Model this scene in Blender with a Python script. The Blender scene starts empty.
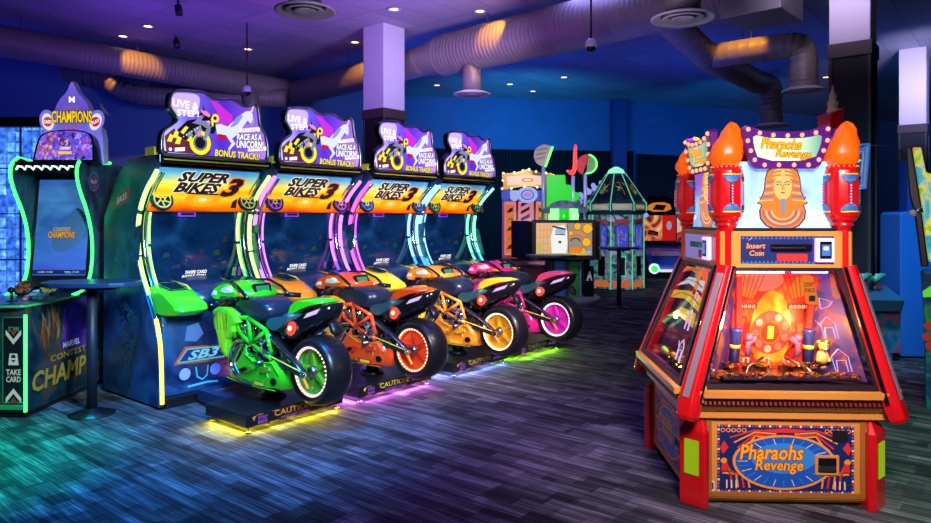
import bpy, bmesh, math, random
from mathutils import Matrix, Vector
R = random.Random(7)
SC = bpy.context.scene
C = SC.collection
PI = math.pi
FPX, HZ, CAMZ = 690.0, 218.0, 1.55
CEIL = 5.2

# ------------------------------------------------------------------ camera maths
def at(px, py, Y):
    return Vector(((px - 465.5) / FPX * Y, Y, CAMZ - (py - HZ) / FPX * Y))
def row(s, n, z=0.0):
    """point of the room's own axes: s along the row of bike cabinets, n away from the aisle"""
    return Vector((.633 * s - .774 * n, .774 * s + .633 * n, z))
ROWRZ = math.atan2(.774, .633)

# ------------------------------------------------------------------ materials
_M = {}
def mat(name, col=(.5, .5, .5), rough=.5, metal=0.0, em=None, es=0.0, coat=0.0, spec=.5):
    if name in _M: return _M[name]
    m = bpy.data.materials.new(name); m.use_nodes = True
    b = m.node_tree.nodes['Principled BSDF']
    b.inputs['Base Color'].default_value = (*col, 1)
    b.inputs['Roughness'].default_value = rough
    b.inputs['Metallic'].default_value = metal
    b.inputs['Coat Weight'].default_value = coat
    b.inputs['Specular IOR Level'].default_value = spec
    if em and es >= .55:      # weaker emission is dropped; some prints still glow
        b.inputs['Emission Color'].default_value = (*em, 1)
        b.inputs['Emission Strength'].default_value = es
    _M[name] = m
    return m
def em(name, col, s=1.0):
    if s <= .65: return mat(name, col, .4)
    c = tuple(x**1.3 for x in col)
    return mat(name, (c[0]*.1, c[1]*.1, c[2]*.1), .3, 0, c, s if s > 1.6 else s*.92)
def nodes(m):
    nt = m.node_tree
    return nt, nt.nodes, nt.links, nt.nodes['Principled BSDF']
def new(nt, typ, **kw):
    n = nt.nodes.new(typ)
    for k, v in kw.items(): setattr(n, k, v)
    return n
def ramp(nt, stops, interp='LINEAR'):
    r = nt.nodes.new('ShaderNodeValToRGB'); e = r.color_ramp
    e.interpolation = interp
    while len(e.elements) < len(stops): e.elements.new(.5)
    for el, (p, c) in zip(e.elements, stops):
        el.position = p; el.color = (*c, 1)
    return r
def glass(name, tint=(.9, .95, 1), refl=.10):
    if name in _M: return _M[name]
    m = bpy.data.materials.new(name); m.use_nodes = True
    nt = m.node_tree; nt.nodes.clear()
    o = new(nt, 'ShaderNodeOutputMaterial'); mx = new(nt, 'ShaderNodeMixShader')
    t = new(nt, 'ShaderNodeBsdfTransparent'); g = new(nt, 'ShaderNodeBsdfGlossy')
    t.inputs[0].default_value = (*tint, 1); g.inputs['Roughness'].default_value = .03
    f = new(nt, 'ShaderNodeLayerWeight'); f.inputs[0].default_value = .25
    mm = new(nt, 'ShaderNodeMath', operation='MULTIPLY_ADD'); mm.inputs[1].default_value = .5; mm.inputs[2].default_value = refl*.5
    nt.links.new(f.outputs['Fresnel'], mm.inputs[0]); nt.links.new(mm.outputs[0], mx.inputs[0])
    nt.links.new(t.outputs[0], mx.inputs[1]); nt.links.new(g.outputs[0], mx.inputs[2]); nt.links.new(mx.outputs[0], o.inputs[0])
    _M[name] = m
    return m
def zgrad(name, z0, z1, stops, s=1.0, axis='Z', noise=0.0, nscale=3.0):
    """lit panel whose printed colours run along one object axis"""
    if name in _M: return _M[name]
    m = mat(name, (.1, .1, .1), .25); nt, N, L, b = nodes(m)
    tc = new(nt, 'ShaderNodeTexCoord'); sp = new(nt, 'ShaderNodeSeparateXYZ'); mr = new(nt, 'ShaderNodeMapRange')
    L.new(tc.outputs['Object'], sp.inputs[0]); mr.inputs['From Min'].default_value = z0; mr.inputs['From Max'].default_value = z1
    src = sp.outputs[axis]
    if noise:
        nz = new(nt, 'ShaderNodeTexNoise'); nz.inputs['Scale'].default_value = nscale
        mp = new(nt, 'ShaderNodeMapping'); mp.inputs['Scale'].default_value = (1, 1, 3)
        L.new(tc.outputs['Object'], mp.inputs[0]); L.new(mp.outputs[0], nz.inputs['Vector'])
        a = new(nt, 'ShaderNodeMath', operation='MULTIPLY_ADD'); a.inputs[1].default_value = noise
        sub = new(nt, 'ShaderNodeMath', operation='SUBTRACT'); sub.inputs[1].default_value = noise*.5
        L.new(nz.outputs['Fac'], a.inputs[0]); L.new(src, sub.inputs[0]); L.new(sub.outputs[0], a.inputs[2]); src = a.outputs[0]
    L.new(src, mr.inputs['Value'])
    r = ramp(nt, stops); L.new(mr.outputs[0], r.inputs[0])
    L.new(r.outputs[0], b.inputs['Base Color']); L.new(r.outputs[0], b.inputs['Emission Color'])
    b.inputs['Emission Strength'].default_value = s
    return m
def patchy(name, stops, scale=8.0, s=0.0, rough=.3, interp='LINEAR', stretch=(1, 1, 1), voronoi=False, metal=0.0):
    """printed abstract artwork: blotches of several inks"""
    if name in _M: return _M[name]
    m = mat(name, (.1, .1, .1), rough, metal); nt, N, L, b = nodes(m)
    tc = new(nt, 'ShaderNodeTexCoord'); mp = new(nt, 'ShaderNodeMapping'); mp.inputs['Scale'].default_value = stretch
    L.new(tc.outputs['Object'], mp.inputs[0])
    if voronoi:
        t = new(nt, 'ShaderNodeTexVoronoi'); t.inputs['Scale'].default_value = scale; L.new(mp.outputs[0], t.inputs['Vector'])
        sx = new(nt, 'ShaderNodeSeparateXYZ'); L.new(t.outputs['Color'], sx.inputs[0]); src = sx.outputs[0]
    else:
        t = new(nt, 'ShaderNodeTexNoise'); t.inputs['Scale'].default_value = scale; t.inputs['Detail'].default_value = 3
        t.inputs['Distortion'].default_value = 1.2
        L.new(mp.outputs[0], t.inputs['Vector']); src = t.outputs['Fac']
    r = ramp(nt, stops, interp); L.new(src, r.inputs[0])
    L.new(r.outputs[0], b.inputs['Base Color'])
    if s >= .5:
        L.new(r.outputs[0], b.inputs['Emission Color']); b.inputs['Emission Strength'].default_value = s
    return m

# ------------------------------------------------------------------ mesh builder
_TXT = {}
def text_mesh(s, bold=0.0, shear=0.0):
    key = (s, bold, shear)
    if key in _TXT: return _TXT[key]
    c = bpy.data.curves.new('lettering', 'FONT'); c.body = s; c.offset = bold; c.shear = shear
    c.resolution_u = 2; c.fill_mode = 'FRONT'; c.align_x = 'LEFT'
    o = bpy.data.objects.new('lettering', c); C.objects.link(o)
    bpy.context.view_layer.update()
    me = o.evaluated_get(bpy.context.evaluated_depsgraph_get()).to_mesh()
    vs = [v.co.copy() for v in me.vertices]; fs = [tuple(p.vertices) for p in me.polygons]
    o.evaluated_get(bpy.context.evaluated_depsgraph_get()).to_mesh_clear()
    bpy.data.objects.remove(o); bpy.data.curves.remove(c)
    if vs:
        x0 = min(v.x for v in vs); x1 = max(v.x for v in vs); y0 = min(v.y for v in vs); y1 = max(v.y for v in vs)
    else: x0 = x1 = y0 = y1 = 0
    _TXT[key] = (vs, fs, x0, x1, y0, y1)
    return _TXT[key]
def face_M(o, right, up):
    r = Vector(right).normalized(); u = Vector(up); u = (u - r*u.dot(r)).normalized(); n = r.cross(u)
    return Matrix(((r.x, u.x, n.x, o[0]), (r.y, u.y, n.y, o[1]), (r.z, u.z, n.z, o[2]), (0, 0, 0, 1)))
def quad_fn(p00, p10, p11, p01):
    """maps (u,v) in the unit square bilinearly onto four corners; w lifts along the normal"""
    a, b, c, d = map(Vector, (p00, p10, p11, p01)); n = (b-a).cross(d-a).normalized()
    return lambda u, v, w=0.0: a*(1-u)*(1-v)+b*u*(1-v)+c*u*v+d*(1-u)*v + n*w

class MB:
    def __init__(s, M=None):
        s.V = []; s.F = []; s.I = []; s.S = []; s.mats = []; s.M = M or Matrix()
    def mi(s, m):
        if m not in s.mats: s.mats.append(m)
        return s.mats.index(m)
    def add(s, vs, fs, m, smooth=False, M=None):
        T = s.M if M is None else s.M @ M
        b = len(s.V); s.V += [T @ Vector(v) for v in vs]; k = s.mi(m)
        for f in fs:
            s.F.append([b+i for i in f]); s.I.append(k); s.S.append(smooth)
        return s
    def box(s, c, d, m, rot=None, M=None):
        x, y, z = d[0]/2, d[1]/2, d[2]/2
        vs = [Vector((sx*x, sy*y, sz*z)) for sz in (-1, 1) for sy in (-1, 1) for sx in (-1, 1)]
        if rot: 
            Rm = Matrix.Rotation(rot[2], 3, 'Z') @ Matrix.Rotation(rot[1], 3, 'Y') @ Matrix.Rotation(rot[0], 3, 'X')
            vs = [Rm @ v for v in vs]
        vs = [v + Vector(c) for v in vs]
        return s.add(vs, [(0, 2, 3, 1), (4, 5, 7, 6), (0, 1, 5, 4), (2, 6, 7, 3), (0, 4, 6, 2), (1, 3, 7, 5)], m, False, M)
    def bar(s, a, b, w, h, m, up=(0, 0, 1)):
        a, b = Vector(a), Vector(b); d = (b-a); l = d.length; d.normalize(); u = Vector(up)
        if abs(d.dot(u)) > .98: u = Vector((1, 0, 0))
        r = d.cross(u).normalized(); u = r.cross(d)
        vs = [p + r*sx*w/2 + u*sz*h/2 for p in (a, b) for sz in (-1, 1) for sx in (-1, 1)]
        return s.add(vs, [(0, 1, 3, 2), (4, 6, 7, 5), (0, 4, 5, 1), (2, 3, 7, 6), (0, 2, 6, 4), (1, 5, 7, 3)], m)
    def hexa(s, bot, top, m):
        """8-corner solid from two quads"""
        return s.add(list(bot)+list(top), [(3, 2, 1, 0), (4, 5, 6, 7), (0, 1, 5, 4), (1, 2, 6, 5), (2, 3, 7, 6), (3, 0, 4, 7)], m)
    def tube(s, pts, r, m, n=8, closed=False, smooth=True):
        P = [Vector(p) for p in pts]; k = len(P)
        rs = r if isinstance(r, (list, tuple)) else [r]*k
        T = []
        for i in range(k):
            a = P[(i-1) % k] if (closed or i) else P[0]; b = P[(i+1) % k] if (closed or i < k-1) else P[-1]
            d = b-a; T.append(d.normalized() if d.length > 1e-9 else Vector((0, 0, 1)))
        u = T[0].orthogonal().normalized(); vs = []
        for i in range(k):
            u = (u - T[i]*u.dot(T[i]))
            u = u.normalized() if u.length > 1e-6 else T[i].orthogonal().normalized()
            w = T[i].cross(u)
            vs += [P[i] + (u*math.cos(2*PI*j/n)+w*math.sin(2*PI*j/n))*rs[i] for j in range(n)]
        fs = []
        for i in range(k if closed else k-1):
            i2 = (i+1) % k
            fs += [(i*n+j, i*n+(j+1) % n, i2*n+(j+1) % n, i2*n+j) for j in range(n)]
        s.add(vs, fs, m, smooth)
        if not closed: s.add(vs[:n], [tuple(range(n))[::-1]], m); s.add(vs[-n:], [tuple(range(n))], m)
        return s
    def lathe(s, prof, m, n=24, M=None, smooth=True, caps=True, rot0=0.0):
        vs = [(r*math.cos(2*PI*j/n+rot0), r*math.sin(2*PI*j/n+rot0), z) for r, z in prof for j in range(n)]
        fs = [(i*n+j, i*n+(j+1) % n, (i+1)*n+(j+1) % n, (i+1)*n+j) for i in range(len(prof)-1) for j in range(n)]
        s.add(vs, fs, m, smooth, M)
        if caps:
            if prof[0][0] > 1e-4: s.add(vs[:n], [tuple(range(n))[::-1]], m, False, M)
            if prof[-1][0] > 1e-4: s.add(vs[-n:], [tuple(range(n))], m, False, M)
        return s
    def ball(s, c, r, m, n=12, sc=(1, 1, 1)):
        k = max(4, n//2)
        pr = [(max(1e-5, r*math.sin(PI*i/k)), -r*math.cos(PI*i/k)) for i in range(k+1)]
        return s.lathe(pr, m, n, Matrix.Translation(Vector(c)) @ Matrix.Diagonal((*sc, 1)), True, False)
    def prism(s, pts, d0, d1, m, M=None, side=None):
        """2D outline extruded from d0 to d1 along local z of M"""
        n = len(pts); vs = [(x, y, d0) for x, y in pts]+[(x, y, d1) for x, y in pts]
        s.add(vs, [tuple(range(n))[::-1], tuple(range(n, 2*n))], m, False, M)
        s.add(vs, [(i, (i+1) % n, n+(i+1) % n, n+i) for i in range(n)], side or m, False, M)
        return s
    def puff(s, yz, w, m, inset=.7, x0=0.0, p=4):
        """side outline (y,z) filled across x with rounded flanks"""
        n = len(yz); cy = sum(a for a, b in yz)/n; cz = sum(b for a, b in yz)/n
        ts = [-1, -.93, -.78, -.45, 0, .45, .78, .93, 1]; vs = []
        for t in ts:
            k = 1-(1-inset)*abs(t)**p
            vs += [(x0+t*w, cy+(a-cy)*k, cz+(b-cz)*k) for a, b in yz]
        fs = [(i*n+j, i*n+(j+1) % n, (i+1)*n+(j+1) % n, (i+1)*n+j) for i in range(len(ts)-1) for j in range(n)]
        s.add(vs, fs, m, True); s.add(vs[:n], [tuple(range(n))[::-1]], m); s.add(vs[-n:], [tuple(range(n))], m)
        return s
    def poly(s, pts, m):
        return s.add(pts, [tuple(range(len(pts)))], m)
    def flat(s, M, pts, m, w=0.0):
        return s.add([(x, y, w) for x, y in pts], [tuple(range(len(pts)))], m, False, M)
    def disc(s, M, c, r, m, w=0.0, n=20, ry=None, a=0.0):
        ry = ry or r
        pts = []
        for i in range(n):
            x, y = r*math.cos(2*PI*i/n), ry*math.sin(2*PI*i/n)
            pts.append((c[0]+x*math.cos(a)-y*math.sin(a), c[1]+x*math.sin(a)+y*math.cos(a)))
        return s.flat(M, pts, m, w)
    def ring(s, M, c, r0, r1, m, w=0.0, n=24, k=1.0, a0=0.0, a1=2*PI):
        vs = []; full = abs(a1-a0-2*PI) < 1e-6; cnt = n if full else n+1
        for i in range(cnt):
            a = a0+(a1-a0)*i/n
            for r in (r0, r1): vs.append((c[0]+r*math.cos(a), c[1]+k*r*math.sin(a), w))
        fs = [(2*i, 2*i+1, (2*i+3) % (2*cnt), (2*i+2) % (2*cnt)) for i in range(n)]
        return s.add(vs, fs, m, False, M)
    def line2(s, M, pts, wd, m, w=0.0, closed=False):
        k = len(pts)
        for i in range(k if closed else k-1):
            (x0, y0), (x1, y1) = pts[i], pts[(i+1) % k]; l = math.hypot(x1-x0, y1-y0) or 1
            nx, ny = -(y1-y0)/l*wd/2, (x1-x0)/l*wd/2; ex, ey = (x1-x0)/l*wd*.3, (y1-y0)/l*wd*.3
            s.flat(M, [(x0-ex+nx, y0-ey+ny), (x0-ex-nx, y0-ey-ny), (x1+ex-nx, y1+ey-ny), (x1+ex+nx, y1+ey+ny)], m, w)
        return s
    def text(s, M, string, cx, cy, h, m, wd=None, bold=0.0, shear=0.0, w=0.002, rot=0.0, outl=None, ob=.05, align='c'):
        v0, f0, x0, x1, y0, y1 = text_mesh(string, 0, shear)
        if not v0: return s
        ky = h/(y1-y0); kx = (wd/(x1-x0)) if wd else ky
        ox = (x0+x1)/2 if align == 'c' else x0; oy = (y0+y1)/2
        def put(b, mm, ww):
            vs, fs = text_mesh(string, min(b, .025 if 'g' in string else .05), shear)[:2]; out = []
            for v in vs:
                a, c = (v.x-ox)*kx, (v.y-oy)*ky
                out.append((cx+a*math.cos(rot)-c*math.sin(rot), cy+a*math.sin(rot)+c*math.cos(rot), ww))
            s.add(out, fs, mm, False, M)
        if outl:
            q = ob*h*1.1
            for dx, dy in ((-q, -q), (q, -q), (-q, q), (q, q)):
                cx += dx; cy += dy; put(bold, outl, w + (.0001 if dx > 0 else 0) + (.0002 if dy > 0 else 0)); cx -= dx; cy -= dy
            w += .0015
        put(bold, m, w)
        return s
    def build(s, name, parent=None, bevel=0.0, seg=2, fix=True):
        me = bpy.data.meshes.new(name); me.from_pydata([tuple(v) for v in s.V], [], s.F)
        for m in s.mats: me.materials.append(m)
        me.polygons.foreach_set('material_index', s.I); me.polygons.foreach_set('use_smooth', s.S)
        me.validate(); me.update()
        if fix:
            bm = bmesh.new(); bm.from_mesh(me); bmesh.ops.remove_doubles(bm, verts=bm.verts, dist=1e-5)
            bmesh.ops.recalc_face_normals(bm, faces=bm.faces); bm.to_mesh(me); bm.free()
        o = bpy.data.objects.new(name, me); C.objects.link(o)
        if parent: o.parent = parent
        if bevel:
            b = o.modifiers.new('bevel', 'BEVEL'); b.width = bevel; b.segments = seg; b.limit_method = 'ANGLE'; b.angle_limit = .6
        return o
def thing(name, label, cat, loc=(0, 0, 0), rz=0.0, group=None):
    o = bpy.data.objects.new(name, None); C.objects.link(o); o.empty_display_size = .1
    o.location = loc; o.rotation_euler = (0, 0, rz); o['label'] = label; o['category'] = cat
    if group: o['group'] = group
    return o
def tag(o, label, cat, group=None, kind=None):
    o['label'] = label; o['category'] = cat
    if group: o['group'] = group
    if kind: o['kind'] = kind
    return o
def struct(o, label=None):
    o['kind'] = 'structure'
    if label: o['label'] = label
    return o
XZ = lambda y, x=0, z=0: face_M((x, y, z), (1, 0, 0), (0, 0, 1))      # a sheet facing -y
SIDE_L = lambda x, y=0, z=0: face_M((x, y, z), (0, -1, 0), (0, 0, 1))  # a sheet facing -x
SIDE_R = lambda x, y=0, z=0: face_M((x, y, z), (0, 1, 0), (0, 0, 1))   # a sheet facing +x
FLAT = lambda z: Matrix.Translation((0, 0, z))
def arc(cx, cy, r, a0, a1, n, k=1.0):
    return [(cx+r*math.cos(a0+(a1-a0)*i/n), cy+k*r*math.sin(a0+(a1-a0)*i/n)) for i in range(n+1)]
def smooth(pts, it=2, closed=False):
    """Chaikin corner cutting on tuples of any dimension"""
    for _ in range(it):
        q = [] if closed else [pts[0]]; k = len(pts)
        for i in range(k if closed else k-1):
            a, b = pts[i], pts[(i+1) % k]
            q.append(tuple(.75*u+.25*v for u, v in zip(a, b))); q.append(tuple(.25*u+.75*v for u, v in zip(a, b)))
        if not closed: q.append(pts[-1])
        pts = q
    return pts

BLACK = mat('black_satin', (.008, .008, .012), .35)
BLACKG = mat('black_gloss', (.006, .006, .01), .12)
RUBBER = mat('black_rubber', (.009, .009, .012), .33)
CHROME = mat('chrome', (.75, .78, .85), .12, 1.0)
STEEL = mat('steel', (.3, .32, .36), .3, 1.0)
DNAVY = mat('navy_panel', (.01, .03, .09), .3)
WHITEP = mat('white_print', (.8, .8, .85), .4, 0, (.8, .85, 1), .25)
WHITEE = em('white_lit_print', (1, 1, 1), 1.3)
YELE = em('yellow_lit_print', (1, .85, .05), 1.2)
ORGP = mat('orange_print', (.9, .3, .02), .4, 0, (.9, .3, .02), .25)
YELP = mat('yellow_print', (.9, .7, .05), .4, 0, (.9, .7, .05), .25)
REDP = mat('red_print', (.8, .03, .03), .4, 0, (.8, .03, .02), .3)
BLUP = mat('blue_print', (.03, .15, .6), .4, 0, (.03, .2, .7), .3)
DARKP = mat('black_print', (.01, .01, .015), .4)
# ================================================================== the room
def carpet_mat():
    m = mat('carpet', (.02, .02, .03), .95, spec=.15); nt, N, L, b = nodes(m)
    tc = new(nt, 'ShaderNodeTexCoord'); mp = new(nt, 'ShaderNodeMapping'); mp.inputs['Rotation'].default_value = (0, 0, -(ROWRZ+PI/2))
    L.new(tc.outputs['Object'], mp.inputs[0])
    def noise(sx, sy, det=2.0):
        q = new(nt, 'ShaderNodeMapping'); q.inputs['Scale'].default_value = (sx, sy, 1); L.new(mp.outputs[0], q.inputs[0])
        t = new(nt, 'ShaderNodeTexNoise'); t.inputs['Scale'].default_value = 1; t.inputs['Detail'].default_value = det
        L.new(q.outputs[0], t.inputs['Vector']); return t.outputs['Fac']
    def bricks(w, h, off, bias):
        br = new(nt, 'ShaderNodeTexBrick'); br.inputs['Scale'].default_value = 1.0; br.offset = off; br.squash = .6; br.squash_frequency = 3
        br.inputs['Brick Width'].default_value = w; br.inputs['Row Height'].default_value = h; br.inputs['Mortar Size'].default_value = 0
        br.inputs['Color1'].default_value = (0, 0, 0, 1); br.inputs['Color2'].default_value = (1, 1, 1, 1); br.inputs['Bias'].default_value = bias
        L.new(mp.outputs[0], br.inputs['Vector']); return br.outputs['Color']
    def mul(a, c, typ='MULTIPLY', f=1.0):
        x = new(nt, 'ShaderNodeMix', data_type='RGBA', blend_type=typ); x.inputs['Factor'].default_value = f
        L.new(a, x.inputs['A']); L.new(c, x.inputs['B']); return x.outputs['Result']
    def rmp(src, p0, p1, c0, c1=1.0):
        r = ramp(nt, [(p0, (c0,)*3), (p1, (c1,)*3)]); L.new(src, r.inputs[0]); return r.outputs[0]
    blocks = mul(bricks(.34, .105, .37, 0), bricks(.23, .16, .61, .1), 'MIX', .45)
    fine = rmp(noise(3.0, 95, 2.0), .38, .60, .30); wide = rmp(noise(1.0, 16.0, 1.0), .36, .58, .35)
    v = mul(mul(rmp(blocks, .15, .85, .16), fine), wide)
    r3 = ramp(nt, [(0, (.008, .009, .011)), (.12, (.03, .032, .037)), (.5, (.105, .11, .12)), (1, (.27, .28, .29))]); L.new(v, r3.inputs[0])
    L.new(r3.outputs[0], b.inputs['Base Color'])
    return m
def ceiling_mat():
    m = mat('ceiling_tiles', (.4, .4, .45), .8); nt, N, L, b = nodes(m)
    tc = new(nt, 'ShaderNodeTexCoord'); mp = new(nt, 'ShaderNodeMapping'); mp.inputs['Rotation'].default_value = (0, 0, -ROWRZ)
    L.new(tc.outputs['Object'], mp.inputs[0])
    br = new(nt, 'ShaderNodeTexBrick'); br.offset = 0; br.inputs['Scale'].default_value = 1
    br.inputs['Brick Width'].default_value = 1.2; br.inputs['Row Height'].default_value = .6; br.inputs['Mortar Size'].default_value = .012
    br.inputs['Color1'].default_value = (.30, .30, .34, 1); br.inputs['Color2'].default_value = (.40, .40, .44, 1); br.inputs['Mortar'].default_value = (.24, .24, .27, 1)
    L.new(mp.outputs[0], br.inputs['Vector']); L.new(br.outputs['Color'], b.inputs['Base Color'])
    return m
CARPET = carpet_mat(); CEILM = ceiling_mat()
WALLM = patchy('blue_wall_paint', [(.3, (.05, .16, .36)), (.7, (.06, .19, .42))], 1.2, rough=.7)
mb = MB(); mb.poly([(-17, -3, 0), (22, -3, 0), (22, 29, 0), (-17, 29, 0)], CARPET); struct(mb.build('floor', fix=False))
mb = MB(); mb.box((2.5, 16.5, CEIL+.05), (39, 25, .1), CEILM); struct(mb.build('ceiling'))
WA0, WA, WB, WC, WD = Vector((-16.7, 10.5, 0)), Vector((-10.1, 15, 0)), Vector((-1.8, 20.6, 0)), Vector((5.0, 21.5, 0)), Vector((19, 27.2, 0))
def wall(name, a, b):
    d = (b-a).normalized(); n = Vector((-d.y, d.x, 0)); mb = MB()
    mb.hexa([a, b, b+n*.2, a+n*.2], [p+Vector((0, 0, CEIL)) for p in (a, b, b+n*.2, a+n*.2)], WALLM)
    return struct(mb.build(name))
wall('wall_left', WA0, WB); wall('wall_back', WB, WC); wall('wall_right', WC, WD)
# pilaster beside the back curtain
TRIMM = mat('pilaster_paint', (.03, .07, .24), .6)
mb = MB(); p = at(618, 150, 21.3); mb.box((p.x, 21.25, CEIL/2), (.42, .3, CEIL), TRIMM, rot=(0, 0, .13)); struct(mb.build('trim_1'))
# pleated black curtain along the back wall
CURT = mat('black_curtain_cloth', (.012, .012, .02), .75)
def curtain(a, b, z1, folds):
    mb = MB(); d = (b-a); L = d.length; d.normalize(); n = Vector((d.y, -d.x, 0)); vs = []; k = folds*4
    for i in range(k+1):
        q = a + d*(L*i/k) + n*(.05*math.sin(i*PI/2)+.10+.02*R.random())
        vs += [(q.x, q.y, .02), (q.x, q.y, z1)]
    back = [(v[0]-n.x*.015, v[1]-n.y*.015, v[2]) for v in vs]; m = len(vs)
    fs = [(2*i, 2*i+2, 2*i+3, 2*i+1) for i in range(k)] + [(m+2*i+1, m+2*i+3, m+2*i+2, m+2*i) for i in range(k)] + [(2*i+1, 2*i+3, m+2*i+3, m+2*i+1) for i in range(k)]
    mb.add(vs+back, fs, CURT, True)
    return mb.build('curtain', fix=False)
tag(curtain(WB+Vector((.2, -.03, 0)), WC+Vector((.2, .02, 0)), 3.62, 70), 'long black pleated curtain hanging along the back wall', 'curtain')
tag(curtain(WC+Vector((.3, .1, 0)), WC+(WD-WC)*.5, 3.55, 60), 'dark pleated curtain hanging on the far wall behind the coin pusher', 'curtain')
# columns
COLW = mat('column_white', (.62, .60, .68), .6); COLB = mat('column_black', (.006, .006, .009), .7); COLT = mat('column_trim', (.05, .035, .035), .6)
def column(x, y, a, zb):
    e = bpy.data.objects.new('column', None); C.objects.link(e); e.location = (x, y, 0); e.rotation_euler.z = ROWRZ; e['kind'] = 'structure'
    mb = MB(); mb.box((0, 0, (CEIL+zb)/2), (a, a, CEIL-zb), COLW); mb.build('upper_casing', e, .01)
    mb = MB(); mb.box((0, 0, zb-.08), (a+.05, a+.05, .18), COLT); mb.build('trim_band', e, .01)
    mb = MB(); mb.box((0, 0, (zb-.17)/2), (a-.03, a-.03, zb-.17), COLB)
    for sx in (-1, 1):
        for sy in (-1, 1): mb.box((sx*a*.475, sy*a*.475, (zb-.17)/2), (.035, .035, zb-.17), COLT)
    mb.build('shaft', e)
p = at(384, 25, 13.25); column(p.x, p.y, .56, 3.60)
p = at(853, 0, 8.65); column(p.x, p.y, .45, 3.70)
p = at(914, 47, 15.0); column(p.x, p.y, .50, 3.55)

# ------------------------------------------------------------------ ducts, diffusers, lamps on the ceiling
DUCT = mat('duct_metal', (.25, .225, .19), .5, .1)
DIFW = mat('diffuser_paint', (.75, .72, .8), .4)
def ripple(pts, r, step=.085, amp=.013):
    """a spiral duct: resampled path with raised seams"""
    P = [Vector(p) for p in pts]; out = []; rs = []; k = 0
    for a, b in zip(P[:-1], P[1:]):
        n = max(1, int((b-a).length/step))
        for i in range(n):
            q = a.lerp(b, i/n)
            d = (b-a).normalized()*step*.12
            out += [q-d, q, q+d]; rs += [r, r*(1+amp)+.0015, r]
    out.append(P[-1]); rs.append(r)
    return out, rs
def duct_run(pts, r, name='duct_run', parent=None, n=20):
    mb = MB(); p, rs = ripple(pts, r); mb.tube(p, rs, DUCT, n); return mb.build(name, parent)
def diffuser(parent, c, r, neck_r, ztop):
    x, y, z = c
    mb = MB(Matrix.Translation((x, y, 0))); mb.lathe([(neck_r, z+.02), (neck_r, ztop)], DUCT, 20); mb.build('neck', parent)
    mb = MB(Matrix.Translation((x, y, z)))
    mb.lathe([(r*.62, .05), (r, 0), (r, -.015), (r*.93, -.02), (r*.72, .035), (r*.70, .03)], DIFW, 32, caps=False)
    mb.lathe([(r*.64, -.005), (r*.60, -.02), (r*.44, .03), (r*.42, .02)], DIFW, 32, caps=False)
    mb.lathe([(r*.36, -.012), (r*.32, -.025), (r*.16, .02), (.001, .015)], DIFW, 32, caps=False)
    mb.lathe([(r*.66, .045), (.001, .06)], BLACK, 32, caps=False)
    mb.build('diffuser_rings', parent)
def rods(parent, pts, z0):
    for x, y in pts:
        mb = MB(); mb.tube([(x, y, z0), (x, y, CEIL)], .008, STEEL, 6); mb.build('hanger_rod', parent)
d1 = thing('air_duct', 'long round grey air duct hung along the upper left side of the room', 'duct')
A1, B1 = Vector((-9.6, 10.47, 4.68)), Vector((-4.35, 17.1, 4.68))
duct_run([A1, B1, B1+Vector((.45, .35, 0))], .28, 'duct_run', d1)
q1 = A1.lerp(B1, .86); mb = MB(); mb.tube([(q1.x, q1.y, 4.6), (q1.x+.1, q1.y+.1, 3.9)], .2, DUCT, 18); mb.build('drop_duct', d1)
rods(d1, [(A1.lerp(B1, t).x, A1.lerp(B1, t).y) for t in (.3, .55, .75)], 4.9)
d2 = thing('air_duct', 'wide round grey duct crossing overhead to a square metal box', 'duct')
a, b, c_, e = Vector((-4.1, 16.9, 4.62)), Vector((-.75, 13.4, 4.62)), Vector((-.40, 13.02, 4.62)), Vector((3.6, 9.25, 4.62))
mb = MB(); p, rs = ripple([a, b], .29); q, rq = ripple([c_, e], .385); mb.tube(p+q, rs+rq, DUCT, 24); mb.build('duct_run', d2)
pc = at(762, 0, 9.1); mb = MB(Matrix.Translation((3.83, 9.03, 4.6)) @ Matrix.Rotation(-.75, 4, 'Z')); mb.box((.05, 0, 0), (.75, .85, .95), mat('plenum_metal', (.30, .29, .31), .5, .3)); mb.build('plenum_box', d2, .01)
dq = at(472, 94, 12.45); diffuser(d2, (dq.x, dq.y, dq.z), .34, .17, 4.4)
rods(d2, [(a.lerp(b, .45).x, a.lerp(b, .45).y), (c_.lerp(e, .2).x, c_.lerp(e, .2).y), (c_.lerp(e, .6).x, c_.lerp(e, .6).y)], 4.9)
d3 = thing('air_duct', 'narrow round branch duct with an elbow and two diffusers above the coin pusher', 'duct')
J = Vector((3.84, 10.93, 4.1)); S0 = Vector((2.80, 9.95, 4.5)); Bq = Vector((5.43, 12.9, 4.1))
duct_run([S0, J, Bq], .21, 'duct_run', d3)
el = smooth([tuple(Bq), (5.85, 13.25, 4.1), (5.9, 13.3, 3.9), (5.9, 13.3, 3.42)], 2); duct_run(el, .21, 'elbow_duct', d3)
diffuser(d3, (5.9, 13.3, 3.33), .33, .2, 3.45)
el2 = smooth([tuple(J), (4.3, 10.55, 4.1), (4.83, 10.14, 4.1), (4.95, 10.1, 4.02), (4.95, 10.1, 3.5)], 2); duct_run(el2, .19, 'elbow_duct', d3)
diffuser(d3, (4.95, 10.1, 3.42), .30, .2, 3.55)
rods(d3, [(4.35, 10.5), (4.9, 12.2)], 4.28)
d4 = thing('air_duct', 'grey elbowed duct sagging lower behind the long left duct', 'duct')
pp = [at(62, 75, 15.8), at(105, 78, 15.8), at(122, 92, 15.8), at(160, 98, 15.8), at(285, 98, 16.6)]
duct_run(smooth([tuple(v) for v in pp], 2), .22, 'duct_run', d4)
rods(d4, [(at(148, 98, 15.8).x, 15.8), (at(200, 98, 16.1).x, 16.1)], at(150, 92, 15.8).z)
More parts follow.
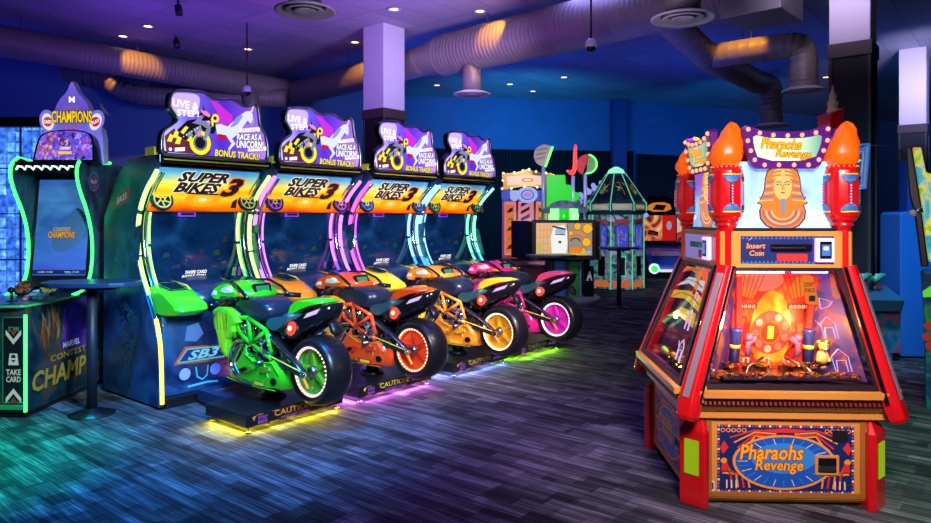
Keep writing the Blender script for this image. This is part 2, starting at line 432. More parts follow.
for (px, py, w, r, lab) in ((305, 10, 60, .33, 'round ceiling diffuser with concentric rings above the first bike cabinet'),
                            (683, 18, 63, .36, 'round ceiling diffuser with concentric rings under the wide duct')):
    Y = 2*r*FPX/w; q = at(px, py, Y)
    t = thing('ceiling_diffuser', lab, 'air vent', group='round ceiling diffusers'); diffuser(t, q, r, r*.55, CEIL)
# downlights, each a small trim with a lit lens
LENS = em('warm_downlight_lens', (1, .75, .40), 3.0); TRIMW = mat('downlight_trim', (.5, .5, .52), .4)
DL = [(123, 36, 'downlight farthest left above the long left duct'), (148, 26, 'downlight second from the left above the long left duct'), (111, 69, 'dim downlight under the left duct elbow'), (248, 49, 'downlight beside the hanging camera over the bikes'),
      (355, 42, 'downlight left of the white column top'), (394, 9, 'downlight above the white column'), (480, 11, 'bright downlight above the wide duct'),
      (437, 85, 'far downlight between the white column and the duct drop'), (510, 84, 'far downlight right of the duct drop'), (533, 91, 'farthest downlight near the back curtain'),
      (564, 77, 'far downlight over the green game'), (826, 77, 'downlight beside the black column')]
for px, py, lab in DL:
    Y = (CEIL-CAMZ)*FPX/(HZ-py); q = at(px, py, Y)
    t = thing('downlight', 'small round warm ' + lab, 'ceiling light', (q.x, q.y, CEIL), group='recessed ceiling downlights')
    mb = MB(); mb.lathe([(.075, 0), (.13, -.012), (.12, -.02), (.075, -.008)], TRIMW, 20, caps=False); mb.build('trim_ring', t)
    mb = MB(); mb.lathe([(.001, -.006), (.08, -.006)], LENS, 20, caps=False); mb.build('lens', t)
# cameras on long rods
CAMW = mat('camera_white', (.7, .7, .75), .3)
for px, py, Y, lab in ((247, 91, 12.9, 'white dome camera on a long rod above the first two bikes'), (591, 46, 9.5, 'white dome camera on a long rod under the wide duct')):
    q = at(px, py, Y); t = thing('security_camera', lab, 'camera', (q.x, q.y, q.z), group='dome cameras on ceiling rods')
    mb = MB(); mb.tube([(0, 0, .1), (0, 0, CEIL-q.z)], .014, BLACK, 6); mb.build('rod', t)
    mb = MB(); mb.lathe([(.03, .10), (.07, .07), (.08, 0), (.08, -.02)], CAMW, 18); mb.build('housing', t)
    mb = MB(); mb.ball((0, 0, -.02), .07, BLACKG, 14); mb.build('dome', t)
for px, py, lab in ((178, 8, 'black ceiling spotlight left of the first ring diffuser'), (176, 42, 'black ceiling spotlight under the purple ceiling beside the left duct')):
    Y = (CEIL-.12-CAMZ)*FPX/(HZ-py); q = at(px, py, Y); t = thing('ceiling_spotlight', lab, 'ceiling light', (q.x, q.y, CEIL))
    mb = MB(); mb.tube([(0, 0, 0), (0, 0, -.1)], .02, BLACK, 8); mb.build('stem', t)
    mb = MB(); mb.tube([(0, 0, -.08), (.03, -.02, -.24)], .06, BLACK, 12); mb.build('lamp_head', t)
# ================================================================== the four motorcycle racing cabinets
SCREEN = patchy('racing_screen', [(.35, (.001, .006, .025)), (.55, (.002, .015, .055)), (.75, (.008, .05, .12))], 2.2, .8, .05)
SIDEART = patchy('cabinet_side_art', [(.3, (.004, .012, .05)), (.5, (.008, .05, .16)), (.62, (.02, .10, .24)), (.7, (.01, .03, .10))], 2.5, .06, .3)
HDRG = zgrad('sunset_header', 1.60, 1.99, [(0, (.45, .03, .0)), (.15, (.95, .17, .0)), (.33, (1, .45, .01)), (.46, (1, .34, .005)), (.58, (.95, .58, .04)), (.70, (.50, .50, .16)), (.84, (.07, .32, .45)), (1, (.01, .12, .48))], 1.0, 'Z', .10, 3)
MQG = zgrad('marquee_sky', -.5, .5, [(0, (.48, .42, .95)), (.2, (.17, .11, .74)), (.5, (.075, .02, .44)), (.75, (.17, .055, .58)), (1, (.45, .2, .78))], 1.1, 'X', .12, 4)
PURM = em('marquee_lilac', (.50, .28, .85), 1.0); MAGE = em('marquee_magenta', (.72, .07, .80), 1.1); HAZE = em('marquee_pink_haze', (.82, .62, 1), 1.0); UNIW = em('unicorn_white', (.82, .86, .98), 1.1); UNIS = em('unicorn_grey', (.42, .45, .72), 1.0)
BRN = em('marquee_track_brown', (.28, .07, .12), .8); MQBLK = em('marquee_ink', (.02, .015, .03), .5); MQRED = em('marquee_red', (.7, .02, .1), 1.0); MQYEL = em('marquee_yellow', (.95, .85, .08), 1.2)
MQPIN = em('marquee_pink', (.95, .35, .65), 1.1); GREYB = em('marquee_steel', (.35, .42, .6), .9); VIO = em('violet_text', (.45, .15, .8), 1.0)
def mq(x, y):
    """drawing coordinates of the sign (its own slanted sheet) to metres on the sign face"""
    k = (x/6.536-305.5)/690.0; n = 5.42; q = n*(.774+.633*k)/(.633-.774*k)
    return q-3.29, -.525-(y/6.536-128)/690.0*(.774*q+.633*n)
MQO = [mq(*p) for p in ((95, 5), (165, 3), (280, 12), (310, 36), (345, 58), (400, 62), (440, 57), (490, 68), (520, 90), (548, 107), (575, 111), (600, 98), (622, 93), (640, 112), (645, 160), (655, 235), (672, 262), (692, 300), (703, 360), (705, 440), (697, 470), (600, 462), (300, 443), (40, 425), (12, 410), (5, 370), (12, 290), (30, 255), (75, 228), (105, 205), (112, 185), (95, 160), (70, 125), (60, 90), (62, 45), (75, 15))]
MCX, MCY = sum(p[0] for p in MQO)/len(MQO), sum(p[1] for p in MQO)/len(MQO)
def marquee_art(mb, M):
    P = lambda pts: [mq(*p) for p in pts]
    s = 1
    mb.flat(M, [(MCX+(u-MCX)*.955, MCY+(v-MCY)*.94) for u, v in MQO], MQG, .041)
    mb.flat(M, P([(40, 405), (30, 300), (90, 250), (190, 330), (330, 400), (320, 425)]), BRN, .0425)
    mb.flat(M, P(smooth([(90, 20), (165, 20), (255, 30), (262, 90), (235, 165), (120, 160), (75, 120), (75, 60)], 2, True)), HAZE, .0425)
    mb.flat(M, P([(330, 72), (370, 78), (470, 165), (475, 215), (440, 225), (370, 230), (330, 165), (375, 150)]), MAGE, .0425)
    mb.flat(M, P([(600, 215), (655, 250), (690, 350), (600, 350), (520, 300), (555, 230)]), PURM, .0427)
    # unicorn
    mb.flat(M, P([(362, 228), (395, 222), (440, 238), (480, 205), (520, 165), (560, 140), (596, 138), (604, 160), (606, 205), (596, 225), (572, 200), (545, 235), (512, 285), (470, 318), (492, 352), (470, 375), (450, 398), (444, 385), (466, 350), (432, 300), (372, 292)]), UNIW, .0435)
    mb.flat(M, P([(590, 140), (612, 96), (604, 142)]), MQYEL, .044); mb.flat(M, P([(612, 180), (618, 210), (602, 235), (590, 226)]), UNIS, .044)
    mb.flat(M, P([(498, 180), (530, 158), (540, 175), (505, 225), (480, 240), (455, 245)]), UNIS, .0442)
    mb.flat(M, P([(376, 285), (432, 296), (436, 322), (376, 322)]), MQRED, .0444)
    # motorbike and rider
    wx, wy = mq(262, 345); mb.disc(M, (wx, wy), .105, MQBLK, .0436, 24, .11); mb.ring(M, (wx, wy), .062, .098, MQYEL, .0446, 28, 1.05)
    mb.ring(M, (wx, wy), .048, .056, GREYB, .0447, 24, 1.05)
    mb.flat(M, P([(110, 262), (175, 200), (240, 190), (262, 148), (300, 150), (352, 165), (362, 262), (345, 290), (300, 270), (250, 265), (205, 330), (160, 325), (118, 300)]), MQBLK, .045)
    mb.flat(M, P([(215, 255), (262, 232), (275, 265), (235, 300)]), GREYB, .046); mb.flat(M, P([(165, 290), (200, 265), (215, 300), (190, 320)]), GREYB, .046)
    mb.disc(M, mq(360, 185), .035, MQYEL, .046, 14); mb.disc(M, mq(357, 185), .017, MQBLK, .047, 10)
    mb.flat(M, P([(262, 130), (300, 138), (330, 165), (320, 180), (280, 160)]), MQPIN, .046); mb.flat(M, P([(278, 100), (292, 130), (280, 138)]), MQBLK, .046)
    mb.flat(M, P([(296, 200), (330, 205), (322, 235), (300, 230)]), MQPIN, .046)
    for q in ((60, 310), (95, 285), (112, 325)):
        mb.flat(M, P([(q[0]-18, q[1]+25), (q[0]+5, q[1]-25), (q[0]+26, q[1]-10), (q[0]+15, q[1]+30)]), MQYEL, .046)
    for x in range(128, 345, 18): mb.flat(M, P([(x, 300-.62*(x-128)+18), (x+8, 292-.62*(x-128)+18), (x+10, 302-.62*(x-128)+18)]), MQYEL if x % 4 else WHITEE, .0465)
    for pts, m in (([(205, 215), (250, 195), (300, 205), (335, 245), (320, 262), (270, 230)], GREYB), ([(130, 275), (165, 235), (185, 245), (150, 290)], MQYEL), ([(300, 255), (330, 262), (296, 330), (278, 325)], GREYB), ([(330, 180), (352, 200), (345, 240), (335, 235)], MQYEL), ([(225, 205), (262, 165), (285, 170), (262, 205)], PURM), ([(170, 330), (200, 300), (212, 318), (195, 338)], MQYEL), ([(240, 280), (262, 262), (270, 290), (252, 305)], MQPIN)):
        mb.flat(M, P(pts), m, .0468)
    # writing
    mb.text(M, 'LIVE &', *mq(165, 95), .06, WHITEE, .22, .02, 0, .0465, -.05, (HAZE), .03); mb.text(M, 'STEP!', *mq(180, 152), .05, WHITEE, .19, .02, 0, .0465, .05, (HAZE), .03)
    def board(x0, y0, x1, y1, m, w): mb.flat(M, P([(x0, y1), (x1, y1-.06*(x1-x0)), (x1, y0-.06*(x1-x0)), (x0, y0)]), m, w)
    board(520, 252, 648, 278, WHITEE, .0465); mb.text(M, 'EXCLUSIVE!', *mq(584, 261), .025, VIO, .165, .01, .2, .047, .06)
    mb.text(M, 'RACE AS A', *mq(580, 308), .052, WHITEE, .25, .03, .2, .047, .06, MQBLK, .05); mb.text(M, 'UNICORN!', *mq(586, 357), .062, WHITEE, .275, .03, .2, .047, .05, MQBLK, .05)
    board(572, 378, 692, 402, WHITEE, .0465); mb.text(M, 'EXCLUSIVE', *mq(632, 386), .022, VIO, .15, .01, .2, .047, .05)
    mb.text(M, 'BONUS TRACK!!', *mq(505, 424), .055, MQYEL, .44, .03, .1, .048, -.015, MQBLK, .05)
    mb.disc(M, mq(65, 387), .014, WHITEE, .047, 12); board(94, 378, 160, 402, WHITEE, .047)

def wheel_emblem(parent, x, y, z, r, colm):
    M = face_M((x, y, z), (1, 0, 0), (0, .32, .95)); mb = MB(M)
    mb.lathe([(r*.99, 0), (r, .03), (r*.9, .045), (r*.84, .03)], BLACK, 26)
    mb.ring(FLAT(.0305), (0, 0), r*.66, r*.80, colm, 0, 26)
    for k in range(6):
        a = k*PI/3+.3; mb.line2(FLAT(.032), [(r*.2*math.cos(a), r*.2*math.sin(a)), (r*.68*math.cos(a+.35), r*.68*math.sin(a+.35))], r*.14, colm)
    mb.ring(FLAT(.033), (0, 0), r*.14, r*.26, YELP, 0, 14)
    mb.build('wheel_emblem', parent)
def superbike_cabinet(sc, idx, ordinal, colname, bars, podm, neon, embm, look):
    loc = row(sc, 5.4); t = thing('motorcycle_racing_cabinet', look, 'arcade machine', (loc.x, loc.y, 0), ROWRZ, 'motorcycle racing cabinets')
    mb = MB(); mb.box((0, .52, .04), (1.0, 1.0, .08), BLACK); mb.build('plinth', t, .006)
    mb = MB(); mb.box((0, .55, .42), (.98, .92, .68), SIDEART); mb.build('lower_body', t, .008)
    # front lower artwork
    mb = MB(); M = XZ(.088)
    mb.flat(M, [(-.46, .10), (.46, .10), (.46, .74), (-.46, .74)], patchy('lower_front_art', [(.3, (.004, .01, .05)), (.5, (.01, .04, .14)), (.64, (.03, .09, .26)), (.75, (.25, .02, .12))], 3, .12, .25))
    mb.flat(M, [(-.40, .33), (.10, .30), (.14, .44), (-.30, .47)], em('badge_glow', (.6, .10, .05), .35), .001)
    mb.flat(M, [(-.36, .345), (.06, .335), (.10, .425), (-.28, .445)], em('badge_navy', (.01, .04, .25), .4), .002)
    mb.line2(M, [(-.36, .345), (.06, .335), (.10, .425), (-.28, .445)], .012, em('badge_edge', (.15, .75, .8), .8), .003, True)
    mb.text(M, 'SB3', -.13, .39, .07, em('badge_letter', (.3, .75, .95), .9), .28, .03, .35, .004)
    for dx in (-.30, -.02): mb.disc(M, (dx, .24), .05, em('printed_headlamp', (.35, .45, .95), .6), .003, 18)
    mb.line2(M, [(-.20, .28), (-.19, .20), (-.14, .17), (-.10, .20), (-.09, .28)], .014, em('printed_line', (.1, .5, .6), .6), .003)
    mb.line2(M, [(-.27, .13), (-.10, .14), (0, .13)], .018, em('printed_line2', (.1, .6, .7), .6), .003)
    mb.flat(M, [(-.30, .52), (-.2, .50), (-.13, .56), (-.18, .66), (-.28, .64)], em('printed_fairing', (.1, .2, .5), .35), .002)
    mb.build('front_artwork', t, fix=False)
    # side panels: the front edge bows back around the rider
    front = smooth([(.02, .02), (.03, .35), (.06, .62), (.20, .86), (.38, 1.12), (.44, 1.35), (.42, 1.58), (.30, 1.78), (.10, 1.94), (.06, 2.0)], 2)
    prof = front + [(.14, 2.06), (.55, 2.05), (.78, 1.9), (1.02, 1.55), (1.04, .02)]
    for sx in (-1, 1):
        mb = MB(); M = Matrix(((0, 0, 1, 0), (1, 0, 0, 0), (0, 1, 0, 0), (0, 0, 0, 1)))
        mb.prism(prof, sx*.535-.02, sx*.535+.02, SIDEART, M, DNAVY); sp = mb.build('side_panel', t, .006)
        mb = MB(); Ms = SIDE_L(-.5555) if sx < 0 else SIDE_R(.5555); f = -1 if sx < 0 else 1
        tx = em('dim_side_print', (.02, .10, .22), .22)
        cx = f*.55
        mb.text(Ms, 'SUPER', cx-.05, .78, .10, tx, .46, .02, .25, .001, -.55*(1)); mb.text(Ms, 'BIKES 3', cx-.1, .64, .10, tx, .54, .02, .25, .001, -.55)
        for rr in (.22, .17, .08): mb.ring(Ms, (cx+.02, .30), rr-.012, rr, tx, .001, 30)
        for k in range(5): mb.line2(Ms, [(cx+.02+.07*math.cos(k*1.257), .3+.07*math.sin(k*1.257)), (cx+.02+.17*math.cos(k*1.257), .3+.17*math.sin(k*1.257))], .02, tx, .001)
        mb.flat(Ms, [(cx-.28, 1.62), (cx+.02, 1.70), (cx+.04, 1.82), (cx-.26, 1.74)], em('side_badge_red', (.45, .02, .08), .35), .001); mb.text(Ms, 'BIKES', cx-.12, 1.72, .05, WHITEP, .2, .02, .3, .002, .26)
        mb.flat(Ms, [(cx-.3, 1.05), (cx+.2, 1.2), (cx+.24, 1.5), (cx-.2, 1.4)], patchy('side_photo_print', [(.3, (.004, .02, .07)), (.5, (.01, .09, .13)), (.7, (.05, .13, .22))], 6, .15), .001)
        mb.build('side_lettering', sp, fix=False)
        # lit bars along the bowed edge
        col = bars[0] if sx < 0 else bars[1]
        def bowpt(z):
            for (a, za), (b, zb) in zip(front[:-1], front[1:]):
                if za <= z <= zb: return a+(b-a)*(z-za)/max(1e-6, zb-za)
            return front[-1][0]
        for z0, z1, dx, wd in ((.92, 1.22, 0, .022), (1.24, 1.58, 0, .028), (1.62, 1.94, 0, .028), (.80, 1.30, -.105, .014), (1.33, 1.60, -.105, .014)):
            mb = MB(); pts = [(sx*(.535+dx), bowpt(z0+(z1-z0)*i/8)-.014+(.035 if dx else 0), z0+(z1-z0)*i/8) for i in range(9)]
            for a, b in zip(pts[:-1], pts[1:]): mb.bar(a, b, wd, .026, col)
            mb.build('light_bar', t)
        for dx, rad in ((-.055, .011), (-.085, .008), (.0, .006)):
            mb = MB(); mb.tube([(sx*(.535+dx), bowpt(z)-.02+abs(dx)*.35, z) for z in [.66+i*.09 for i in range(15)]], rad, bars[2] if dx == -.085 else CHROME, 6); mb.build('chrome_rail', t)
        mb = MB(); mb.tube([(sx*.535, bowpt(z)-.012, z) for z in [.05+i*.045 for i in range(16)]], .016, neon, 8); mb.build('neon_strip', t)
    # screen
    mb = MB(); mb.hexa([(-.52, .50, .70), (.52, .50, .70), (.52, .98, .70), (-.52, .98, .70)], [(-.52, .46, 1.64), (.52, .46, 1.64), (.52, .85, 1.64), (-.52, .85, 1.64)], BLACK); bz = mb.build('screen_housing', t, .006)
    M = face_M((0, .497, .70), (1, 0, 0), (0, -.042, 1)); mb = MB()
    mb.flat(M, [(-.47, .16), (.47, .16), (.47, .92), (-.47, .92)], SCREEN, .004)
    for k, (u, v, w, h) in enumerate(((-.30, .50, .07, .05), (.05, .52, .04, .05), (.18, .50, .08, .06), (-.22, .40, .10, .04), (.28, .62, .05, .06))):
        cm = em('screen_glimmer_%d' % (k % 3), ((.04, .12, .2), (.12, .05, .10), (.03, .14, .1))[k % 3], .7)
        mb.flat(M, [(u, v), (u+w, v+.01), (u+w*.8, v+h), (u+w*.2, v+h*.8)], cm, .005)
    mb.text(M, 'SWIPE CARD', .02, .36, .03, WHITEE, .21, .02, .2, .006); mb.text(M, 'INSERT COIN', .0, .322, .03, WHITEE, .23, .02, .2, .006)
    mb.build('screen', t, fix=False)
    mb = MB(); mb.box((-.1, .42, 1.585), (.16, .02, .045), mat('card_slot_violet', (.1, .03, .3), .3, 0, (.25, .05, .9), .8)); mb.box((-.1, .408, 1.585), (.12, .01, .022), BLACK); mb.build('card_slot', t)
    # header light box
    hb = [(-.50, .40, 1.60), (.50, .40, 1.60), (.50, .60, 1.62), (-.50, .60, 1.62)]; ht = [(-.50, .17, 1.985), (.50, .17, 1.985), (.50, .6, 2.0), (-.50, .6, 2.0)]
    mb = MB(); mb.hexa(hb, ht, BLACK); mb.build('header_box', t)
    F = quad_fn(hb[0], hb[1], ht[1], ht[0]); o = F(0, 0); M = face_M(o, (1, 0, 0), F(0, 1)-o); H = (F(0, 1)-o).length
    mb = MB(); mb.flat(M, [(.012, .012), (.988, .012), (.988, H-.012), (.012, H-.012)], HDRG, .003)
    [mb.disc(M, (.50, .135), rr, em('printed_sun_%d' % k, cc, 1.0), .0032+.0003*k, 22, rr*.42) for k, (rr, cc) in enumerate(((.17, (1, .52, .02)), (.10, (1, .66, .06)), (.045, (1, .92, .45))))]
    ink = em('header_ink', (.03, .006, .02), .5); red = em('header_red', (.35, .01, .03), .6); out = em('header_outline', (1, .93, .7), 1.2)
    mb.text(M, 'SUPER', .45, H*.80, .090, ink, .46, .05, .35, .005, .0, out, .05); mb.text(M, 'BIKES', .42, H*.565, .090, ink, .42, .05, .35, .005, .0, out, .05)
    mb.text(M, '3', .75, H*.60, .17, ink, .17, .05, .35, .007, 0, em('header_orange', (1, .35, .02), 1.1), .06)
    mb.line2(M, [(.33, H*.44), (.66, H*.43)], .016, ink, .006)
    mb.flat(M, [(.80, .05), (.86, .05), (.84, .16), (.80, .12)], ink, .005); mb.flat(M, [(.05, .05), (.12, .09), (.10, .13), (.05, .12)], ink, .005)
    mb.build('header_artwork', t, fix=False)
    for x in (-.38, .45): wheel_emblem(t, x, .335, 1.70, .098, embm)
    # roof ledge and marquee
    mb = MB(); mb.box((0, .33, 2.035), (1.06, .55, .07), BLACKG); mb.box((-.50, .20, 2.10), (.09, .16, .07), YELP); mb.box((-.50, .118, 2.10), (.06, .006, .03), BLACK)
    mb.box((0, .054, 2.03), (1.0, .01, .012), mat('ledge_yellow', (.5, .4, .02), .4)); mb.build('roof_ledge', t, .006)
    M = XZ(.06, 0, 2.075); mb = MB()
    ol = smooth(MQO, 1, True)
    mb.prism(ol, -.035, .04, BLACKG, M); mb.build('marquee', t)
    mb = MB(); marquee_art(mb, M); mb.build('marquee_artwork', t, fix=False)
    mb = MB(); mb.tube([(x, -.045+.06, 2.075+z) for x, z in ol], .012, STEEL, 6, True); mb.build('marquee_trim', t)
    # coloured console pods and the dark dash between them
    for sx in (-1, 1):
        a = sx*.50; b = sx*.22
        prf = [(z_[0], z_[1]+.045) for z_ in ((.50, .72), (.50, .90), (.30, .945), (.06, .90), (-.16, .80), (-.19, .76), (-.12, .715), (.10, .69))]
        mb = MB(); mb.puff(prf, .145, podm, .8, (a+b)/2, 6); pd = mb.build('console_pod', t, .004)
        mb = MB(); Mt = face_M(((a+b)/2, .30, .999), (-1, 0, 0), (0, -1, -.20))
        xs = (-.085, .085)
        mb.flat(Mt, [(-.085, .02), (-.07, .24), (.07, .24), (.085, .02)], mat('pod_recess', (.008, .02, .025), .15), .006)
        mb.line2(Mt, [(-.085, .02), (-.07, .24), (.07, .24), (.085, .02)], .01, mat('pod_recess_edge', (.15, .3, .2), .3), .008, True)
        mb.build('pod_window', pd, fix=False)
    mb = MB(); mb.puff([(.55, .74), (.55, .98), (.42, 1.03), (.20, .98), (.05, .88), (.08, .76)], .21, DNAVY, .75, 0, 4); mb.build('dash_console', t)
    for sx in (-1, 1):
        mb = MB(); mb.tube([(sx*.215, .50, 1.0), (sx*.22, .2, .97), (sx*.2, .06, .88)], .009, YELP, 6); mb.tube([(sx*.235, .48, .98), (sx*.235, .2, .94), (sx*.22, .09, .86)], .007, CHROME, 6); mb.build('dash_trim', t)
    return t

RAIL = mat('violet_rail', (.35, .1, .6), .2, .8)
def bars(n, c): return em('light_bar_' + n, c, 2.6)
GB, PB, CB, LB = bars('green', (.50, 1, .28)), bars('purple', (.70, .26, 1)), bars('cyan', (.32, .70, 1)), bars('mint', (.28, 1, .55))
MB_ = bars('magenta', (.85, .15, .75))
NEY, NEP, NEB, NEG = em('neon_yellow', (1, .90, .14), 3.2), em('neon_violet', (.5, .15, 1), 2.8), em('neon_blue', (.12, .45, 1), 2.8), em('neon_green', (.15, 1, .2), 2.8)
RG, RP, RC, RL = (mat('rail_' + n, c, .2, .6, c, .5) for n, c in (('green', (.2, .7, .3)), ('purple', (.55, .1, .8)), ('blue', (.15, .4, .9)), ('teal', (.1, .7, .5))))
CABC = [3.29, 4.42, 5.63, 6.76]
pl = lambda n, c, e=.10: mat(n, c, .22, 0, c, e, coat=.4)
POD1, POD2, POD3, POD4 = pl('pod_green', (.06, .75, .02)), pl('pod_orange', (.95, .30, .02)), pl('pod_yellow', (.92, .72, .02)), pl('pod_red', (.85, .05, .12))
EM1, EM2, EM3, EM4 = pl('emblem_gold', (.7, .65, .25), .3), pl('emblem_violet', (.55, .12, .85), .4), pl('emblem_blue', (.08, .25, .95), .4), pl('emblem_green', (.12, .7, .3), .4)
superbike_cabinet(CABC[0], 1, 'first', 'green', (GB, GB, RG), POD1, NEY, EM1, 'motorcycle racing cabinet with green consoles and lights, nearest of the four in the row')
superbike_cabinet(CABC[1], 2, 'second', 'orange', (PB, PB, RP), POD2, NEP, EM2, 'motorcycle racing cabinet with orange consoles and purple light bars')
superbike_cabinet(CABC[2], 3, 'third', 'yellow', (MB_, CB, RC), POD3, NEB, EM3, 'motorcycle racing cabinet with yellow consoles and blue wheel emblems')
superbike_cabinet(CABC[3], 4, 'fourth', 'red', (CB, LB, RL), POD4, NEG, EM4, 'motorcycle racing cabinet with red consoles, farthest of the four in the row')

# ------------------------------------------------------------------ the ride-on motorcycles
TL = em('tail_lamp_red', (1, .06, .03), 3.5); TLC = em('tail_lamp_core', (1, .65, .5), 6.0)
def led_light(parent, m):
    c = m.node_tree.nodes['Principled BSDF'].inputs['Emission Color'].default_value
    for loc, sx, rot in (((0, -.262, .040), .80, (.75, 0, 0)), ((-.442, .0, .040), .46, (.75, 0, -PI/2))):
        l = bpy.data.lights.new('led_strip', 'AREA'); l.shape = 'RECTANGLE'; l.size = sx; l.size_y = .012; l.color = c[:3]; l.energy = 5.0
        o = bpy.data.objects.new('led_strip', l); C.objects.link(o); o.parent = parent; o.location = loc; o.rotation_euler = (rot[0]*-1, 0, rot[2])
def motorcycle(sc, look, body, body2, front, rimg, glow, capm, tailm, wheelm):
    loc = row(sc, 4.6); strip = glow; t = thing('ride_on_motorcycle', look, 'arcade motorcycle', (loc.x, loc.y, 0), ROWRZ, 'ride-on motorcycles of the racing games')
    # platform
    mb = MB(); mb.box((0, 0, .092), (.90, .54, .092), BLACK); pf = mb.build('platform', t, .004)
    mb = MB(); M = XZ(-.2715)
    mb.text(M, 'CAUTION!', -.03, .103, .042, capm, .36, .015, 0, .001); mb.text(M, 'KEEP FEET CLEAR', -.02, .062, .014, VIO, .26, .005, 0, .001); mb.build('caution_lettering', pf, fix=False)
    mb = MB(); mb.text(M, 'STAY', -.31, .10, .022, VIO, .08, .02, 0, .001); mb.text(M, 'BACK', -.31, .07, .022, VIO, .08, .02, 0, .001); mb.build('stay_back_lettering', pf, fix=False)
    mb = MB(); mb.text(M, 'STAY BACK', .27, .088, .022, VIO, .16, .01, 0, .001); mb.build('stay_back_lettering', pf, fix=False); mb = MB()
    for x0, x1 in ((-.40, -.36), (.385, .42)):
        mb.flat(M, [(x0, .115), (x1, .125), (x1-.01, .115), (x0+.015, .085)], capm, .001)
    for x0 in (-.38, -.25, -.10, .05, .2, .32): mb.flat(M, [(x0, .045), (x0+.07, .045), (x0+.075, .051), (x0+.005, .051)], ORGP, .001); mb.flat(M, [(x0+.02, .122), (x0+.07, .122), (x0+.075, .127), (x0+.025, .127)], ORGP, .001)
    mb.build('hazard_pattern', pf, fix=False)
    mb = MB(); M = FLAT(.1355); mb.flat(M, smooth([(-.28, -.17), (.1, -.2), (.25, -.1), (.05, -.02), (-.26, -.05)], 1, True), em('platform_print', (.02, .16, .16), .35)); mb.text(M, 'SUPER BIKES', -.06, -.11, .05, WHITEP, .32, .01, .2, .001); mb.flat(M, [(-.2, -.24), (-.08, -.24), (-.1, -.19), (-.19, -.19)], body, .001)
    mb.build('platform_print', pf, fix=False)
    for x, y in ((-.41, -.24), (.41, -.24), (-.41, .24), (.41, .24)):
        mb = MB(Matrix.Translation((x, y, 0))); mb.lathe([(.022, 0), (.022, .008), (.008, .012), (.008, .04)], STEEL, 10); mb.build('levelling_foot', t)
    mb = MB(); mb.box((0, -.18, .042), (.78, .02, .006), glow); mb.box((-.36, .02, .042), (.02, .36, .006), glow); mb.build('under_light', t); led_light(t, glow)
    mb = MB(); mb.box((0, .53, .075), (.46, .50, .09), DNAVY); mb.text(FLAT(.121), 'STAY BACK', -.05, .62, .04, ORGP, .22, .01, 0, .001); mb.build('link_beam', t, .004)
    mb = MB(); mb.tube([(0, .05, .13), (0, .05, .30)], .06, BLACK, 14); mb.lathe([(.11, .135), (.1, .16), (.06, .17)], BLACK, 16, Matrix.Translation((0, .05, 0))); mb.build('support_post', t)
    # rear wheel
    W = Matrix.Translation((0, -.545, .43)) @ Matrix.Rotation(PI/2, 4, 'Y') @ Matrix.Diagonal((.945, .945, .82, 1))
    mb = MB(W); pr = [(.192, -.118), (.215, -.135), (.245, -.128), (.262, -.09), (.272, -.04), (.274, 0), (.272, .04), (.262, .09), (.245, .128), (.215, .135), (.192, .118)]
    mb.lathe(pr, RUBBER, 44, caps=False); wl = mb.build('tyre', t)
    mb = MB(W); mb.lathe([(.192, -.118), (.188, -.10), (.17, -.06), (.17, .06), (.188, .10), (.192, .118)], wheelm, 44, caps=False); mb.lathe([(.001, -.055), (.17, -.055)], wheelm, 36, caps=False); mb.lathe([(.001, .055), (.17, .055)], wheelm, 36, caps=False)
    for k in range(5):
        a = k*2*PI/5+.4
        for sg in (-1, 1):
            mb.hexa([(.04*math.cos(a+.8), .04*math.sin(a+.8), sg*.05), (.04*math.cos(a-.8), .04*math.sin(a-.8), sg*.05), (.178*math.cos(a-.13), .178*math.sin(a-.13), sg*.05), (.178*math.cos(a+.13), .178*math.sin(a+.13), sg*.05)],
                    [(.04*math.cos(a+.6), .04*math.sin(a+.6), sg*.085), (.04*math.cos(a-.6), .04*math.sin(a-.6), sg*.085), (.172*math.cos(a-.07), .172*math.sin(a-.07), sg*.078), (.172*math.cos(a+.07), .172*math.sin(a+.07), sg*.078)], body2)
    mb.build('wheel_rim', t, .003)
    mb = MB(W)
    mb.lathe([(.175, -.106), (.195, -.124)], rimg, 44, caps=False); mb.lathe([(.175, .106), (.195, .124)], rimg, 44, caps=False)
    for k in range(36):
        a = k*2*PI/36; mb.ball((.186*math.cos(a), .186*math.sin(a), -.118), .0075, LEDW, 6)
    mb.build('rim_light_ring', t)
    mb = MB(W); mb.lathe([(.001, -.13), (.03, -.13), (.045, -.10), (.045, .10), (.03, .13), (.001, .13)], STEEL, 18); mb.build('hub', t)
    # swing arm
    mb = MB()
    for sx in (-1, 1):
        x = sx*.165
        for a, b, w in (((x, -.16, .49), (x, -.57, .42), .045), ((x, -.18, .64), (x, -.42, .52), .032), ((x, -.16, .50), (x, -.18, .64), .04), ((x, -.28, .60), (x, -.34, .46), .022), ((x, -.57, .425), (x, -.42, .525), .034), ((x, -.26, .50), (x, -.42, .53), .02)): mb.bar(a, b, .035, w, SWING)
        mb.tube([(x+sx*.02, -.17, .65), (x+sx*.02, -.41, .535), (x+sx*.02, -.57, .44)], .007, CHROME, 6); mb.tube([(x+sx*.02, -.16, .515), (x+sx*.02, -.55, .445)], .006, YELP, 6)
        mb.tube([(x-.02*sx, -.57, .425), (x+.025*sx, -.57, .425)], .022, CHROME, 12)
        mb.tube([(x+.01*sx, -.54, .43), (x+.01*sx, -.62, .33)], .013, ORGP, 8)
    mb.build('swing_arm', t, .004)
    # engine
    mb = MB(); mb.puff([(.34, .50), (.30, .72), (.12, .77), (-.08, .72), (-.20, .60), (-.20, .46), (.05, .40)], .15, BLACKG, .85); eg = mb.build('engine_block', t)
